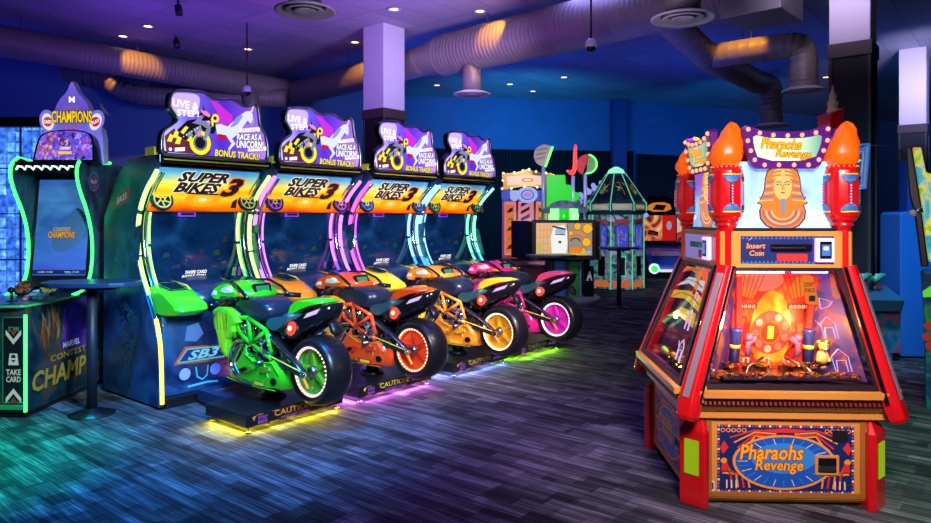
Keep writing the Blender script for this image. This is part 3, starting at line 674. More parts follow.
    for sx in (-1, 1):
        mb = MB()
        for k in range(7):
            y = .31-.018*k; mb.bar((sx*.16, y, .60+.008*k), (sx*.16, y-.02, .73+.004*k), .03, .008, STEEL)
        for k in range(3): mb.tube([(sx*.165, .20-.07*k, .62), (sx*.17, .17-.07*k, .72)], .016, CHROME, 8)
        mb.build('cooling_fin', eg)
        D = Matrix.Translation((sx*.165, -.13, .565)) @ Matrix.Rotation(sx*PI/2, 4, 'Y')
        mb = MB(D); mb.lathe([(.075, 0), (.07, .03), (.045, .042), (.04, .05), (.001, .055)], CHROME, 22)
        for k in range(6): mb.ball((.058*math.cos(k*1.047), .058*math.sin(k*1.047), .04), .009, STEEL, 6)
        mb.build('clutch_cover', eg)
    for sx in (-1, 1):
        for k, (y, z) in enumerate(((.20, .69), (.13, .66), (.0, .66), (-.06, .61), (.02, .55), (.12, .52), (-.02, .49))):
            mb = MB(); D = Matrix.Translation((sx*.15, y, z)) @ Matrix.Rotation(sx*PI/2, 4, 'Y'); mb.lathe([(.034-.003*(k % 3), 0), (.032-.003*(k % 3), .03), (.018, .04), (.001, .04)], (STEEL, CHROME, BLACKG)[k % 3], 12, D); mb.build('engine_boss', eg)
        mb = MB()
        for a, b in (((.25, .74), (.05, .70)), ((.24, .58), (.10, .66)), ((.05, .62), (-.14, .64)), ((.16, .56), (.0, .60)), ((-.02, .70), (-.10, .60)), ((.22, .52), (.02, .50))): mb.tube(smooth([(sx*.175, *a), (sx*.195, (a[0]+b[0])/2, (a[1]+b[1])/2-.03), (sx*.175, *b)], 1), .009, CHROME, 6)
        mb.build('engine_hose', eg)
    # trellis frame
    mb = MB()
    for sx in (-1, 1):
        x = sx*.19
        for a, b in (((.30, .76), (.10, .775)), ((.10, .775), (-.14, .70)), ((.10, .775), (.06, .58)), ((-.14, .70), (.06, .58)), ((.30, .76), (.20, .64)), ((.20, .64), (.06, .58)), ((-.14, .70), (-.20, .54)), ((.06, .58), (-.20, .50)), ((.30, .76), (.28, .60))):
            mb.tube([(x, *a), (x, *b)], .017, body, 8)
    mb.build('trellis_frame', t)
    # belly pan with sculpted pockets
    mb = MB(); mb.puff([(.41, .30), (.40, .37), (.28, .42), (.14, .585), (.11, .50), (.0, .455), (-.16, .47), (-.26, .50), (-.31, .47), (-.34, .38), (-.33, .27), (-.25, .255), (.0, .245), (.28, .245), (.38, .27)], .205, body, .80, 0, 6); bp = mb.build('belly_pan', t)
    for sx in (-1, 1):
        Ms = SIDE_L(-.207) if sx < 0 else SIDE_R(.207); f = -1 if sx < 0 else 1
        mb = MB(Ms)
        mb.prism(smooth([(f*.22, .36), (f*.10, .415), (f*-.02, .405), (f*.08, .345)], 1, True), -.02, .012, body2); mb.prism([(f*.02, .27), (f*-.16, .275), (f*-.17, .315), (f*.01, .318)], -.02, .01, body2)
        mb.prism([(f*.20, .365), (f*.10, .40), (f*.06, .385), (f*.13, .355)], .012, .016, BLACKG); mb.prism([(f*-.03, .282), (f*-.14, .285), (f*-.145, .305), (f*-.03, .307)], .01, .014, YELP)
        mb.prism(smooth([(f*-.22, .36), (f*-.28, .36), (f*-.28, .31), (f*-.22, .31)], 1, True), -.01, .006, BLACKG)
        mb.prism(smooth([(f*-.10, .42), (f*-.20, .44), (f*-.22, .40), (f*-.08, .37)], 1, True), -.02, .012, body2)
        for pts in ([(.37, .34), (.26, .42), (.15, .57)], [(-.32, .40), (-.24, .47), (.0, .45), (.12, .50)], [(.36, .28), (.1, .262), (-.28, .27)], [(-.14, .45), (-.19, .36), (-.16, .33)]):
            for a, b in zip(pts[:-1], pts[1:]): mb.bar((f*a[0], a[1], .004), (f*b[0], b[1], .004), .006, .008, front, (0, 0, 1))
        mb.build('belly_detail', bp, .003)
        mb = MB(); x = sx*.215
        mb.tube(smooth([(x, .13, .60), (x, .23, .585), (x, .30, .50), (x, .31, .40), (x, .24, .315), (x, .12, .285), (x, .0, .285)], 2), .016, CHROME, 8)
        mb.tube(smooth([(x-sx*.01, .15, .56), (x-sx*.01, .22, .54), (x-sx*.01, .265, .47), (x-sx*.01, .27, .39), (x-sx*.01, .2, .33)], 2), .012, STEEL, 8); mb.build('exhaust_pipe', t)
    # front side fairings
    for sx in (-1, 1):
        mb = MB(); mb.puff([(.56, .80), (.53, .70), (.48, .58), (.44, .46), (.36, .44), (.345, .58), (.24, .655), (.25, .70), (.18, .735), (.22, .80), (.33, .84), (.48, .835)], .035, front, .82, sx*.20, 4); fr = mb.build('side_fairing', t, .003)
        Ms = SIDE_L(-.237) if sx < 0 else SIDE_R(.237); f = -1 if sx < 0 else 1; mb = MB(Ms)
        for k in range(5): mb.line2(FLAT(0), [(f*(.50-.045*k), .66), (f*(.52-.045*k), .79)], .012, body2, 0)
        mb.disc(FLAT(0), (f*.50, .76), .012, BLACK, .002, 10); mb.disc(FLAT(0), (f*.41, .50), .012, BLACK, .002, 10); mb.build('fairing_vent', fr, fix=False)
    # nose cowl, seen from behind, with dials and screen
    mb = MB(); mb.puff([(.72, .90), (.66, .985), (.56, 1.03), (.36, 1.04), (.20, .99), (.12, .93), (.30, .88), (.50, .86), (.66, .86)], .20, body, .6, 0, 2.5); ns = mb.build('nose_cowl', t)
    for sx in (-1, 1):
        mb = MB(); mb.puff([(.50, .945), (.47, .99), (.36, 1.005), (.27, .965), (.36, .935)], .03, mat('cowl_lamp', (.7, .75, .6), .1, 0, (.6, .9, .7), .5), .6, sx*.18, 2); mb.puff([(.28, .93), (.26, .965), (.17, .955), (.15, .93)], .03, ORGP, .6, sx*.172, 2); mb.puff([(.62, .915), (.58, .955), (.52, .96), (.52, .92)], .03, WHITEP, .6, sx*.18, 2); mb.puff([(.50, .885), (.48, .925), (.30, .92), (.24, .895)], .03, BLACKG, .7, sx*.185, 2); mb.build('cowl_lamp', ns)
        mb = MB(); mb.tube([(sx*.12, .50, 1.03), (sx*.17, .34, 1.035), (sx*.19, .2, .985), (sx*.19, .1, .925)], .012, BLACKG, 8); mb.build('cowl_rib', ns)
    mb = MB(); mb.add([(-.14, .50, 1.03), (.14, .50, 1.03), (.10, .66, 1.13), (-.10, .66, 1.13)], [(0, 1, 2, 3)], TINT); mb.build('windscreen', t, fix=False)
    mb = MB(); mb.box((0, .2, .985), (.16, .03, .07), BLACKG, (-.4, 0, 0)); mb.box((0, .183, .985), (.12, .004, .045), em('dial_lit', (.1, .5, .3), .7), (-.4, 0, 0)); mb.build('dashboard', t, .004)
    for sx in (-1, 1):
        mb = MB(); mb.tube([(sx*.08, .34, .93), (sx*.26, .30, .91), (sx*.30, .28, .905)], .014, STEEL, 8); hb = mb.build('handlebar', t)
        mb = MB(); mb.tube([(sx*.28, .285, .905), (sx*.40, .22, .89)], .021, RUBBER, 10); mb.tube([(sx*.29, .32, .90), (sx*.40, .28, .88)], .007, CHROME, 6); mb.build('grip', hb)
    # tank cover, seat, tail
    mb = MB(); mb.puff(smooth([(.42, .84), (.34, .785), (.14, .745), (-.01, .725), (-.07, .77), (-.10, .82), (-.08, .885), (.02, .925), (.22, .935), (.38, .905)], 1, True), .15, DARKT, .74, 0, 5); mb.build('tank', t)
    mb = MB(); mb.puff(smooth([(-.02, .71), (-.06, .785), (-.16, .785), (-.28, .82), (-.35, .86), (-.40, .82), (-.24, .70), (-.14, .67)], 1, True), .15, SEATM, .75, 0, 4); mb.build('seat', t)
    mb = MB(); mb.puff([(-.20, .775), (-.25, .81), (-.305, .905), (-.36, .935), (-.44, .955), (-.60, .962), (-.70, .945), (-.58, .915), (-.44, .87), (-.34, .825)], .115, tailm, .72, 0, 3.5); mb.build('tail_cowl', t)
    mb = MB(); mb.puff([(-.10, .64), (-.16, .72), (-.30, .77), (-.42, .84), (-.56, .90), (-.74, .94), (-.70, .84), (-.62, .77), (-.52, .72), (-.40, .66), (-.22, .60)], .112, BLACKG, .70, 0, 4); mb.build('under_tail', t)
    for sx in (-1, 1):
        Ms = SIDE_L(-.112) if sx < 0 else SIDE_R(.112); f = -1 if sx < 0 else 1
        mb = MB(); mb.add([Ms @ Vector((f*a, b, w)) for a, b, w in ((-.49, .815, .004), (-.53, .855, .004), (-.68, .905, .003), (-.64, .862, .004))], [(0, 1, 2, 3)], LENSW); mb.build('tail_lens', t, fix=False)
        L = Matrix.Translation((sx*.105, -.36, .725)) @ Matrix.Rotation(sx*PI/2-sx*.25, 4, 'Y')
        mb = MB(L); mb.lathe([(.064, -.02), (.066, .010), (.054, .020)], BLACK, 22); th = mb.build('tail_lamp_housing', t)
        mb = MB(L); mb.lathe([(.054, .018), (.03, .034), (.001, .038)], TL, 20, caps=False); mb.ball((0, 0, .028), .020, TLC, 10)
        for k in range(14): mb.ball((.045*math.cos(k*.449), .045*math.sin(k*.449), .024), .006, TL, 6)
        mb.build('tail_lamp', t)
    mb = MB(); mb.puff([(-.66, .80), (-.70, .80), (-.75, .73), (-.735, .70), (-.70, .715)], .04, BLACK, .7, 0, 3); mb.build('mudguard', t)
    mb = MB()
    for sx in (-1, 1):
        mb.tube([(sx*.17, -.12, .47), (sx*.27, -.12, .46)], .018, STEEL, 8); mb.bar((sx*.17, -.10, .47), (sx*.17, -.2, .55), .02, .05, STEEL)
    mb.build('foot_peg', t)
    return t
LEDW = em('rim_led', (1, .75, .65), 3.0); SWING = mat('swing_arm_metal', (.06, .08, .12), .25, .8)
TINT = glass('tinted_screen', (.25, .5, .9), .2); DARKT = mat('tank_cover', (.012, .02, .045), .28); SEATM = mat('seat_vinyl', (.02, .09, .11), .4); LENSW = em('clear_tail_lens', (.75, .6, .9), 1.1)
G1, G2 = pl('paint_green', (.03, .62, .01), .16), pl('paint_green_deep', (.10, .34, .01), .05)
O1, O2 = pl('paint_orange_red', (.95, .08, .008), .16), pl('paint_red_deep', (.75, .03, .01), .08)
Y1, Y2 = pl('paint_amber', (.90, .30, .02), .16), pl('paint_amber_deep', (.8, .40, .02), .08)
P1, P2 = pl('paint_magenta', (.85, .015, .26), .16), pl('paint_magenta_deep', (.75, .03, .55), .08)
LIME, ORA, YEL, PNK = pl('fairing_lime', (.16, .85, .02), .16), pl('fairing_orange', (.95, .33, .02), .16), pl('fairing_yellow', (.92, .62, .02), .16), pl('fairing_pink', (.9, .06, .22), .16)
BKC = [3.27, 4.34, 5.56, 6.62]
motorcycle(BKC[0], 'bright green ride-on motorcycle on a black platform with yellow light below', G1, G2, LIME, em('rim_glow_pink', (1, .55, .55), 1.3), em('glow_yellow', (1, .85, .03), 18), ORGP, G1, pl('wheel_green', (.02, .30, .02), .04))
motorcycle(BKC[1], 'orange-red ride-on motorcycle on a black platform with pink light below', O1, O2, ORA, em('rim_glow_orange', (1, .35, .1), 1.6), em('glow_magenta', (.95, .30, 1), 18), YELP, O1, O1)
motorcycle(BKC[2], 'amber-yellow ride-on motorcycle on a black platform with bluish light below', Y1, Y2, YEL, em('rim_glow_cream', (1, .8, .5), 1.6), em('glow_ice', (.40, .45, 1), 18), mat('caution_olive', (.35, .4, .03), .4, 0, (.4, .5, .02), .4), YEL, Y2)
motorcycle(BKC[3], 'magenta pink ride-on motorcycle on a black platform with lime light below', P1, P2, PNK, em('rim_glow_rose', (1, .7, .9), 1.6), em('glow_lime', (.40, 1, .02), 18), mat('caution_green', (.1, .4, .05), .4, 0, (.2, .6, .02), .4), PNK, P2)
# ================================================================== card battle cabinet on the left
NG = em('neon_tube_green', (.10, 1, .22), 3.0)
def fighting_cabinet():
    t = thing('card_fighting_cabinet', 'tall upright fighting game cabinet with green neon outlines and a crown-shaped sign on top', 'arcade machine', (-3.69, 5.35, 0), .0)
    GRN = mat('cabinet_dark_green', (.01, .04, .05), .3)
    HEROA = patchy('dark_side_mural', [(.32, (.004, .01, .02)), (.48, (.01, .05, .07)), (.58, (.12, .05, .02)), (.66, (.02, .06, .15)), (.75, (.10, .02, .20))], 3.2, .10, .35)
    mb = MB(); mb.box((0, .77, .445), (.58, 1.54, .81), HEROA); mb.box((0, .77, .02), (.54, 1.5, .04), BLACK); mb.build('lower_body', t, .006)
    # front take-card panel
    mb = MB(); M = XZ(-.003); mb.flat(M, [(.105, .12), (.268, .12), (.268, .78), (.105, .78)], DARKP, 0); mb.line2(M, [(.105, .12), (.268, .12), (.268, .78), (.105, .78)], .008, mat('panel_edge_green', (.02, .3, .08), .4, 0, (.02, .4, .08), .4), .001, True)
    CH = em('chevron_white', (.55, .70, .62), .7); RD = em('chevron_red', (.5, .05, .03), .5)
    cx = .188; mb.text(M, 'SCAN', cx, .69, .036, em('take_green', (.05, .5, .15), .6), .08, .02, 0, .002)
    for zc, sg in ((.60, -1), (.20, 1)):
        mb.flat(M, [(cx-.06, zc-.045*sg), (cx, zc+.03*sg), (cx+.06, zc-.045*sg), (cx+.06, zc-.085*sg), (cx, zc-.01*sg), (cx-.06, zc-.085*sg)], CH, .002)
        mb.flat(M, [(cx-.035, zc-.085*sg), (cx, zc-.035*sg), (cx+.035, zc-.085*sg)], RD, .002)
    mb.flat(M, [(cx-.04, .41), (cx+.04, .41), (cx+.03, .50), (cx-.03, .50)], CH, .002); mb.flat(M, [(cx-.02, .45), (cx+.02, .45), (cx, .43)], DARKP, .003); mb.flat(M, [(cx-.018, .465), (cx+.018, .465), (cx+.014, .49), (cx-.014, .49)], DARKP, .003)
    mb.text(M, 'TAKE', cx, .355, .042, CH, .112, .02, 0, .002); mb.text(M, 'CARD', cx, .30, .042, CH, .112, .02, 0, .002)
    mb.build('card_panel', t, fix=False)
    mb = MB(); mb.tube([(.285, -.012, .05), (.285, -.012, .80)], .013, NG, 8); mb.build('neon_tube', t)
    mb = MB(); mb.box((0, -.01, .085), (.56, .03, .03), mat('kick_green', (.03, .3, .1), .3)); mb.build('kick_strip', t)
    # lower side writing
    Ms = SIDE_R(.2915); mb = MB(Ms)
    G = mat('gold_print', (.45, .30, .05), .4, 0, (.5, .32, .04), .35); Gd = mat('gold_dim_print', (.05, .16, .05), .4, 0, (.05, .2, .05), .3)
    I4 = Matrix()
    mb.flat(I4, [(.45, .45), (.85, .42), (.85, .84), (.50, .84)], patchy('violet_mural', [(.35, (.02, .01, .18)), (.6, (.12, .03, .30)), (.75, (.2, .08, .4))], 5, .2), .001)
    RR = random.Random(3)
    for k in range(26):
        a = RR.uniform(0, 2*PI); r = RR.uniform(.02, .2); u, v = .27+r*math.cos(a)*.8, .66+r*math.sin(a); l = RR.uniform(.05, .13); d = RR.uniform(1.0, 2.2); wv = RR.uniform(.008, .025)
        mb.flat(I4, [(u-l*math.cos(d), v-l*math.sin(d)), (u+wv, v), (u+l*math.cos(d+.3), v+l*math.sin(d+.3)), (u-wv, v+.01)], em('ember_%d' % (k % 4), ((.22, .07, .02), (.32, .12, .03), (.10, .03, .02), (.30, .20, .06))[k % 4], .45), .001+.0001*k)
    mb.text(I4, 'MARVEL', .60, .475, .045, WHITEP, .25, .02, 0, .003)
    mb.text(I4, 'CONTEST', .56, .395, .05, G, .52, .02, 0, .003)
    mb.text(I4, 'CHAMP', .44, .255, .15, G, .76, .03, .12, .003, 0, mat('gold_shadow', (.04, .02, .01), .5), .03); mb.text(I4, 'IONS', 1.12, .255, .15, Gd, .5, .03, .12, .003, 0)
    mb.line2(I4, [(1.20, .14), (1.20, -.0+.05)], .03, REDP, .003); mb.line2(I4, [(1.21, .09), (1.32, .15)], .03, REDP, .003); mb.line2(I4, [(1.23, .095), (1.34, .05)], .03, REDP, .003)
    mb.build('side_lettering', t, fix=False)
    # control deck
    pts = smooth([(-.31, -.06), (.25, -.06), (.31, .0), (.31, .62), (.27, .78), (-.31, .78)], 1, True)
    mb = MB(); mb.prism(pts, .85, .885, GRN); dk = mb.build('control_deck', t, .006)
    mb = MB(); mb.tube([(x, y, .868) for x, y in pts], .012, mat('deck_edge_green', (.05, .5, .12), .3, 0, (.05, .8, .15), .5), 6, True); mb.build('deck_edge', t)
    for x in (-.16, .07):
        j = MB(); j.tube([(x, .16, .88), (x, .15, .96)], .010, BLACK, 8); j.ball((x, .148, .975), .026, BLACKG, 12); j.lathe([(.04, .886), (.03, .894)], BLACK, 14, Matrix.Translation((x, .16, 0))); j.build('joystick', t)
    for k in range(3):
        b = MB(); b.lathe([(.026, 0), (.026, .016), (.018, .024), (.001, .025)], em('button_' + 'abc'[k], ((.8, .2, .35), (.75, .7, .8), (.7, .6, .1))[k], .5), 14, Matrix.Translation((.14+.055*k, .22+.03*(k % 2), .885))); b.build('push_button', t)
    mb = MB(); mb.box((.18, .30, .905), (.16, .10, .04), mat('card_pad', (.55, .3, .5), .3, 0, (.6, .3, .5), .25), (.2, 0, 0)); mb.build('card_pad', t, .008)
    for x, c in ((-.12, (.5, .1, .05)), (.10, (.45, .35, .05))):
        m2 = Matrix.Translation((x, .60, .95)) @ Matrix.Rotation(.9, 4, 'X'); mb = MB(m2); mb.lathe([(.075, -.02), (.08, .0), (.065, .012)], BLACK, 20); mb.lathe([(.001, .013), (.064, .013)], patchy('badge_%d' % int(c[1]*100), [(.4, (.02, .02, .02)), (.55, c), (.7, (.2, .3, .1))], 30, .3), 20, caps=False); mb.build('round_badge', t)
    # upper side panels
    front = smooth([(.64, .885), (.80, .90), (.91, 1.0), (.955, 1.2), (.94, 1.42), (.86, 1.62), (.75, 1.78), (.69, 1.92), (.71, 2.03), (.80, 2.085)], 2)
    prof = front+[(1.05, 2.04), (1.25, 2.06), (1.44, 2.06), (1.52, 1.95), (1.54, .885)]
    Mp = Matrix(((0, 0, 1, 0), (1, 0, 0, 0), (0, 1, 0, 0), (0, 0, 0, 1)))
    MUR = patchy('upper_side_mural', [(.30, (.004, .012, .03)), (.45, (.01, .05, .11)), (.56, (.02, .16, .12)), (.64, (.03, .07, .22)), (.75, (.16, .16, .04))], 3.5, .16, .35)
    for sx in (-1, 1):
        mb = MB(); mb.prism(prof, sx*.29-.015, sx*.29+.015, MUR, Mp, GRN); sp = mb.build('side_panel', t, .004)
        mb = MB(); mb.tube([(sx*.29, y-.014, z) for y, z in front]+[(sx*.29, 1.05, 2.06), (sx*.29, 1.25, 2.075)], .014, NG, 8); mb.build('neon_tube', t)
        Mq = SIDE_R(.3065) if sx > 0 else SIDE_L(-.3065); f = sx; mb = MB(Mq)
        mb.ring(I4, (f*.93, 1.88), .075, .088, em('emblem_dim', (.10, .2, .45), .5), .001, 24); mb.disc(I4, (f*.93, 1.88), .068, em('emblem_red_dim', (.22, .05, .10), .4), .001, 20); mb.text(I4, 'PLAY', f*.93, 1.88, .03, WHITEP, .10, .02, 0, .002); mb.build('side_logo', sp, fix=False); mb = MB(Mq)
        mb.flat(I4, [(f*1.22, 1.62), (f*1.46, 1.74), (f*1.48, 1.92), (f*1.24, 1.80)], em('plate_red_dim', (.3, .02, .05), .4), .001); mb.text(I4, 'PLAY', f*1.35, 1.77, .08, WHITEP, .2, .02, 0, .002, .45*f)
        mb.build('side_logo', sp, fix=False)
    # screen, canopy
    mb = MB(); mb.hexa([(-.275, .90, .93), (.275, .90, .93), (.275, 1.3, .93), (-.275, 1.3, .93)], [(-.275, 1.04, 2.0), (.275, 1.04, 2.0), (.275, 1.3, 2.0), (-.275, 1.3, 2.0)], BLACK); mb.build('screen_housing', t)
    M = face_M((0, .897, .93), (1, 0, 0), (0, .14, 1.07)); mb = MB()
    mb.flat(M, [(-.24, .10), (.24, .10), (.24, .98), (-.24, .98)], zgrad('portrait_screen', .95, 1.95, [(0, (.03, .05, .35)), (.3, (.03, .10, .34)), (.55, (.015, .06, .22)), (.8, (.04, .14, .34)), (1, (.02, .08, .3))], 1.05, 'Z', .6, 3), .003)
    mb.flat(M, smooth([(-.12, .38), (.02, .28), (.20, .42), (.23, .62), (.12, .75), (.02, .60)], 2, True), em('screen_haze', (.10, .20, .45), .6), .004)
    mb.text(M, 'CONTEST', .0, .52, .035, em('screen_gold', (.7, .5, .08), .9), .16, .02, 0, .006); mb.text(M, 'CHAMPIONS', .0, .47, .055, em('screen_gold', (.7, .5, .08), .9), .24, .03, 0, .006, 0, em('screen_red', (.45, .03, .1), .7), .05)
    mb.flat(M, [(-.24, .11), (.24, .11), (.24, .15), (-.24, .15)], em('screen_bar', (.02, .03, .1), .5), .005); mb.text(M, 'INSERT CARD', -.12, .13, .016, WHITEP, .14, .01, 0, .007); mb.text(M, 'PRESS START', .12, .13, .016, WHITEP, .14, .01, 0, .007)
    mb.build('screen', t, fix=False)
    mb = MB(); mb.box((0, 1.0, 2.0), (.55, .58, .10), BLACKG); mb.build('canopy', t, .006)
    mb = MB(); zz = []
    for k in range(7): zz += [(-.25+.075*k, .70, 1.975), (-.235+.075*k, .70, 2.005), (-.20+.075*k, .70, 2.0)]
    mb.tube(zz, .008, em('neon_white_green', (.6, 1, .75), 2.5), 6); mb.build('zigzag_neon', t)
    # crown sign
    CR = zgrad('crown_sign', 2.05, 2.80, [(0, (.16, .22, .80)), (.3, (.18, .16, .70)), (.6, (.12, .07, .55)), (1, (.18, .12, .7))], 1.0, 'Z', .15, 5)
    cr = [(-.29, .0), (-.29, .30), (-.265, .36), (-.235, .38)]
    M = XZ(.86, .15, 2.04); ol = smooth([(-.29, 0), (-.285, .30), (-.20, .34), (-.175, .40), (-.15, .52), (-.10, .60), (-.05, .64), (-.012, .74), (.012, .74), (.05, .64), (.12, .58), (.16, .50), (.18, .40), (.22, .34), (.285, .30), (.29, 0)], 1)
    mb = MB(); mb.prism(ol, -.07, .0, WHITEP, M); mb.build('crown_box', t)
    mb = MB(); mb.flat(M, [(x*.97, y*.985+.004) for x, y in ol], CR, .004)
    for sx, c, a in ((-1, (.75, .12, .10), .25), (1, (.75, .04, .10), -.35)):
        mb.disc(M, (sx*.215, .38), .075, em('ear_lilac', (.32, .27, .85), 1.0), .005, 24, .105, a); mb.disc(M, (sx*.215, .375), .052, em('ear_white', (.9, .88, .95), 1.0), .007, 22, .078, a); mb.disc(M, (sx*.215, .375), .040, em('ear_red_%d' % (sx+1), c, .9), .009, 20, .045, a); mb.text(M, 'PLAY' if sx > 0 else 'CARD', sx*.215, .375, .028, WHITEE, .07, .02, 0, .011, -a if sx > 0 else 0)
    mb.text(M, 'CONTEST', 0, .50, .04, em('crown_gold_dim', (.4, .25, .3), .8), .15, .02, 0, .006); mb.text(M, 'CHAMPIONS', 0, .42, .10, em('crown_gold', (.95, .70, .05), 1.1), .36, .03, 0, .007, 0, em('crown_ink', (.08, .03, .10), .6), .05)
    mb.line2(M, [(-.06, .34), (0, .30), (.06, .34)], .012, em('crown_red', (.7, .15, .3), .8), .006); mb.text(M, 'M', 0, .575, .05, WHITEE, .05, .02, 0, .006)
    mb.build('crown_artwork', t, fix=False)
    mb = MB(); F = smooth([(-.285, .0), (-.27, .20), (-.22, .27), (.0, .30), (.19, .27), (.235, .2), (.26, 0)], 1)
    M2 = face_M((.165, .72, 2.05), (1, 0, 0), (0, .22, 1)); mb.prism(F, -.14, .0, BLACKG, M2); mb.build('mural_box', t)
    mb = MB(); mb.flat(M2, [(x*.93, y*.92+.012) for x, y in F], patchy('mural_violet', [(.3, (.02, .01, .12)), (.45, (.12, .06, .55)), (.6, (.25, .12, .75)), (.72, (.55, .5, 1))], 14, .9), .003)
    for k in range(95):
        u, v = R.uniform(-.25, .22), R.uniform(.03, .25)
        if v > .27-.9*max(0, abs(u)-.14)*1.2: continue
        warm = u < -.05+R.uniform(-.08, .08); c = R.choice([(1, .30, .02), (.9, .12, .03), (1, .6, .15)]) if warm else R.choice([(.35, .15, .9), (.10, .25, .9), (.8, .5, 1), (.02, .02, .15), (.7, .05, .3)])
        mb.flat(M2, [(u+R.uniform(-.02, .02), v+R.uniform(-.025, .025)) for _ in range(4)], em('mural_ink_%02d%02d%02d' % tuple(int(x*99) for x in c), c, 1.0), .004+.0001*k)
    mb.text(M2, 'CONTEST', .0, .115, .022, WHITEE, .10, .02, 0, .016); mb.flat(M2, [(-.06, .06), (.06, .06), (.06, .085), (-.06, .085)], em('crown_gold', (.95, .70, .05), 1.1), .016)
    mb.build('mural_artwork', t, fix=False)
fighting_cabinet()

# blue lit block wall behind it
def led_wall():
    m = mat('blue_block_screen', (.01, .03, .15), .15); nt, N, L, b = nodes(m)
    tc = new(nt, 'ShaderNodeTexCoord'); mp = new(nt, 'ShaderNodeMapping'); mp.inputs['Rotation'].default_value = (PI/2, 0, 0)
    L.new(tc.outputs['Object'], mp.inputs[0])
    br = new(nt, 'ShaderNodeTexBrick'); br.offset = 0; br.inputs['Scale'].default_value = 1; br.inputs['Brick Width'].default_value = .10; br.inputs['Row Height'].default_value = .13; br.inputs['Mortar Size'].default_value = .012
    br.inputs['Color1'].default_value = (.02, .08, .55, 1); br.inputs['Color2'].default_value = (.10, .30, 1, 1); br.inputs['Mortar'].default_value = (.02, .10, .35, 1)
    nz = new(nt, 'ShaderNodeTexNoise'); nz.inputs['Scale'].default_value = 14; r = ramp(nt, [(.35, (.35, .35, .35)), (.62, (1, 1, 1)), (.75, (2.2, 2.2, 2.2))])
    mx = new(nt, 'ShaderNodeMix', data_type='RGBA', blend_type='MULTIPLY'); mx.inputs['Factor'].default_value = 1
    L.new(mp.outputs[0], br.inputs['Vector']); L.new(tc.outputs['Object'], nz.inputs['Vector']); L.new(nz.outputs['Fac'], r.inputs[0]); L.new(br.outputs['Color'], mx.inputs['A']); L.new(r.outputs[0], mx.inputs['B'])
    L.new(mx.outputs['Result'], b.inputs['Emission Color']); L.new(mx.outputs['Result'], b.inputs['Base Color']); b.inputs['Emission Strength'].default_value = 2.6
    t = thing('lit_block_wall', 'wall of small glowing blue glass blocks at the left edge behind the fighting cabinet', 'light wall', (-5.75, 8.3, 0))
    mb = MB(); mb.box((0, .1, 1.62), (1.5, .10, 2.06), m); mb.build('block_screen', t)
    mb = MB(); mb.box((0, .12, 2.70), (1.6, .34, .12), mat('wall_cap', (.012, .015, .035), .4)); mb.build('top_cap', t, .01)
    mb = MB(); mb.box((0, .12, .30), (1.56, .30, .60), mat('wall_base', (.01, .015, .04), .4)); mb.build('base', t, .01)
    for x in (-.375, 0, .375):
        mb = MB(); mb.box((x, .04, 1.62), (.018, .03, 2.06), BLUP); mb.build('divider', t)
    for k in range(3):
        mb = MB(); mb.box((0, .035, 1.05+.55*k), (1.5, .02, .014), BLUP); mb.build('divider', t)
led_wall()
# high tables
TT = mat('table_top_navy', (.012, .03, .09), .3); TP = mat('table_post', (.006, .012, .035), .5)
def high_table(x, y, r, look, h=1.05, w2=None):
    t = thing('high_top_table', look, 'table', (x, y, 0), 0, 'slim high top tables')
    ol = smooth([(-r, -r*.6), (r, -r*.6), (r, r*.6), (-r, r*.6)], 2, True)
    mb = MB(); mb.prism(ol, h-.035, h, TT); mb.build('table_top', t, .008)
    mb = MB(); mb.tube([(0, 0, .02), (0, 0, h-.03)], .038, TP, 14); mb.build('post', t)
    mb = MB(); mb.lathe([(.17, .0), (.17, .008), (.05, .025), (.04, .05)], BLACK, 28); mb.build('base', t)
    mb = MB(); mb.box((0, 0, h-.05), (r*1.1, .06, .03), TP); mb.build('top_bracket', t)
q = at(92, 282, 5.45); high_table(q.x, q.y, .37, 'dark high table standing beside the neon fighting cabinet')
q = at(551, 255, 9.4); high_table(q.x, q.y, .34, 'blue-lit high table in front of the big orange and white screen')
q = at(619, 247, 11.9); high_table(q.x, q.y, .34, 'dark high table in front of the pointed glass tower game')
